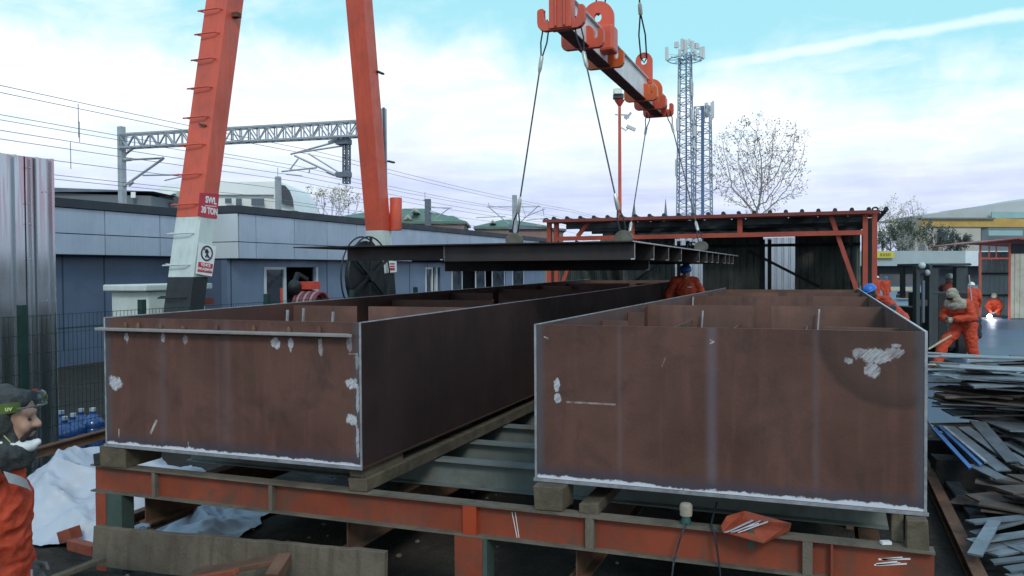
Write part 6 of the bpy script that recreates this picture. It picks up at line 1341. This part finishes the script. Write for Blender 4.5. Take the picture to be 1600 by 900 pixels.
for i, (p0, D0, p1, D1, wd) in enumerate([((1480, 668), 8.6, (1568, 737), 7.7, .15), ((1505, 670), 8.6, (1592, 730), 7.8, .13), ((1528, 664), 8.7, (1580, 726), 7.8, .15), ((1553, 674), 8.6, (1625, 705), 8.0, .12), ((1570, 690), 8.4, (1640, 730), 7.8, .13), ((1590, 683), 8.6, (1650, 712), 8.0, .14), ((1520, 730), 7.9, (1560, 752), 7.5, .16), ((1575, 715), 8.0, (1640, 752), 7.6, .14),
        ((1492, 690), 8.5, (1548, 742), 7.8, .1), ((1540, 700), 8.3, (1612, 742), 7.7, .13), ((1600, 740), 7.8, (1650, 765), 7.4, .14), ((1560, 668), 8.9, (1610, 690), 8.5, .13)]):
    random.seed(100 + i); pstrip(p0, D0, p1, D1, wd, 'scrap_steel', L2_, GS2, dz=.012 * (i % 4))
for i, (p0, D0, p1, D1, wd, mt, l) in enumerate([((1458, 670), 8.5, (1515, 733), 7.8, .05, 'scrap_blue', 'first narrow shiny blue strip at the left edge of the middle scrap pile'), ((1468, 668), 8.5, (1532, 728), 7.8, .04, 'scrap_blue', 'second narrow shiny blue strip right of the first'), ((1474, 668), 8.5, (1540, 724), 7.8, .035, 'bare_edge', 'thin bright strip beside the blue strips')]):
    random.seed(150 + i); pstrip(p0, D0, p1, D1, wd, mt, l, GS2, .02)
for i in range(44):                                      # what carries the fanned strips
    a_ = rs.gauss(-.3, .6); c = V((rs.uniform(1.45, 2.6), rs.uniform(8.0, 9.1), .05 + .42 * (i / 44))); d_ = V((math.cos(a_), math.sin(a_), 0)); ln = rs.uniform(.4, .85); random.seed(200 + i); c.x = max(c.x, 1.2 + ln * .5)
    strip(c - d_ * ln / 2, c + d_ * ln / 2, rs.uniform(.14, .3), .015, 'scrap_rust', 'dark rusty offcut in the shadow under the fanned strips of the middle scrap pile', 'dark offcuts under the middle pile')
L3_ = 'flat grey steel strip lying across the near scrap pile at the bottom right'
for i, (p0, D0, p1, D1, wd) in enumerate([((1515, 818), 6.7, (1640, 806), 6.9, .1), ((1517, 848), 6.4, (1640, 830), 6.6, .1), ((1545, 868), 6.3, (1660, 848), 6.4, .12), ((1552, 880), 6.15, (1660, 868), 6.2, .08), ((1575, 892), 6.0, (1670, 878), 6.1, .1), ((1520, 835), 6.6, (1600, 815), 6.8, .07), ((1560, 845), 6.5, (1660, 890), 6.0, .09), ((1580, 905), 5.9, (1680, 890), 6.0, .12), ((1530, 860), 6.35, (1660, 836), 6.6, .09)]):
    random.seed(300 + i); pstrip(p0, D0, p1, D1, wd, 'scrap_steel', L3_, GS3, .016)
random.seed(320); pstrip((1523, 875), 6.1, (1555, 822), 6.65, .1, 'scrap_steel', 'short grey strip slanting over the others at the left of the near scrap pile', GS3, .016, dz=.03)
for i in range(16):
    c = V((rs.uniform(1.5, 2.4), rs.uniform(6.2, 7.4), .02 + .011 * i)); a_ = rs.gauss(0, .5); d_ = V((math.cos(a_), math.sin(a_), 0)); ln = rs.uniform(.4, .9); random.seed(400 + i); c.x = max(c.x, 1.25 + ln / 2)
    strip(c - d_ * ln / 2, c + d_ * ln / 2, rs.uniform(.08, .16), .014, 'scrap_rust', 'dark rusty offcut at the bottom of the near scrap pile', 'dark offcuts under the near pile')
random.seed(9)
m_ = MB(); ibeam(m_, (1.02, 2.5, .075), (1.17, 40, .075), .13, .1, .03, .02); tag(m_.build('crane_rail', 'rust_steel'), 'dark crane rail running back along the right box', 'rail')
a, b_ = at(1468, 728, Z=.04), at(1528, 808, Z=.04); m_ = MB(); m_.bar(a, b_, .14, .04); tag(m_.build('flat_bar', 'scrap_steel'), 'wide grey flat bar lying on the mud beside the crane rail', 'flat bar')
a, b_ = at(1512, 778, Z=.05), at(1550, 770, Z=.06); m_ = MB(); m_.bar(a, b_, .02, .02); tag(m_.build('rusty_rod', 'orange_chip'), 'thin rusty rod on the mud right of the wide flat bar', 'rod')

# ------------------------------------------------------------------ small things on the trestle beam
YG = 4.66
g = at(1072, 822, Y=YG); g.z = ZBM; GR = thing('angle_grinder', 'small grinder with a tan head and green grip standing on the trestle beam', 'grinder', g)
m_ = MB(); m_.tube([g + V((0, 0, .045)), g + V((0, 0, .05)), g + V((0, 0, .105)), g + V((0, 0, .118)), g + V((0, 0, .122))], [.02, .034, .036, .028, .012], 14); m_.build('head', 'tool_tan', GR, smooth=45)
m_ = MB(); m_.tube([g + V((0, 0, .001)), g + V((0, 0, .02)), g + V((0, 0, .046))], [.03, .028, .022], 12); m_.build('grip', 'tool_green', GR, smooth=45)
def cable(pts, label):
    c = []; P = [V(p) for p in pts]
    for i in range(len(P) - 1):
        p0, p1, p2, p3 = P[max(i - 1, 0)], P[i], P[i + 1], P[min(i + 2, len(P) - 1)]
        for k_ in range(8):
            t_ = k_ / 8; c.append(.5 * ((2 * p1) + (p2 - p0) * t_ + (2 * p0 - 5 * p1 + 4 * p2 - p3) * t_ ** 2 + (3 * p1 - p0 - 3 * p2 + p3) * t_ ** 3))
    c.append(P[-1]); m_ = MB(); m_.tube(c, .0055, 6); return tag(m_.build('cable', 'rope_dark', smooth=60), label, 'cable')
cable([g + V((.01, -.03, .012)), g + V((-.01, -.075, -.03)), at(1056, 866, Y=4.57), at(1050, 900, Y=4.5), (g.x - .1, 4.45, .1), (g.x - .3, 4.4, .03)], 'thin dark cable hanging from the small grinder over the beam')
q = at(1111, 818, Y=4.62); cable([q + V((0, .25, .05)), q + V((0, .02, ZBM - q.z + .02)), at(1117, 836, Y=4.595), at(1122, 870, Y=4.59), at(1126, 905, Y=4.58), (q.x + .1, 4.55, .1), (q.x + .3, 4.5, .03)], 'second dark cable hanging over the beam between grinder and orange tray')
mat('tray_orange', (.3, .06, .028), .55, 0, .25, 8, dirt=.7, dcol=(.09, .045, .03), ds=9)
# folded tray with electrodes
c = at(1180, 822, Y=4.62); c.z = ZBM + .004; TY = thing('electrode_tray', 'dented orange sheet tray tilted over the trestle beam edge', 'tray', c)
f = lambda u, v_, z: c + V((u, v_, z)) + V((0, 0, v_ * .04))
P = dict(a=f(-.165, -.07, .012), b=f(.05, -.11, -.012), c=f(.175, .06, .012), d=f(-.08, .15, .014), A=f(-.175, -.06, .04), B=f(.055, -.12, .0), C=f(.185, .05, .055), Dd=f(-.07, .17, .06), A2=f(-.16, .08, .05))
m_ = MB()
for q in (('a', 'b', 'c', 'd'), ('b', 'c', 'C'), ('d', 'c', 'C', 'Dd'), ('a', 'd', 'Dd', 'A2'), ('a', 'A', 'A2')): m_.poly([P[k_] for k_ in q]); m_.poly([P[k_] - V((0, .002, .003)) for k_ in q[::-1]])
m_.build('sheet', 'tray_orange', TY)
for i in range(9):
    o = f(-.13 + .012 * i, -.06 + .004 * i, .018 + .004 * (i % 3)); e = o + V((.1 + random.uniform(-.01, .01), .13 + random.uniform(-.03, .03), .02)); m_ = MB(); m_.tube([o - (e - o) * .25, e], .0032, 6); tag(m_.build('welding_rod', 'electrode'), 'pale welding rod lying in the orange tray', 'welding rod', 'welding rods in the tray')
q = at(1173, 846, Y=4.6); m_ = MB(); m_.lim(q.x - .012, q.x + .02, 4.585, 4.607, q.z - .03, q.z + .06); tag(m_.build('clamp_stub', 'trestle_green'), 'small dark olive clamp under the orange tray on the beam face', 'clamp')
q = at(1384, 844, Y=4.66); m_ = MB(); m_.box((q.x, 4.66, ZBM + .012), (.05, .03, .016), rz=.4); tag(m_.build('white_lump', 'mask_white'), 'small crumpled white lump on the beam near its right end', 'rag')
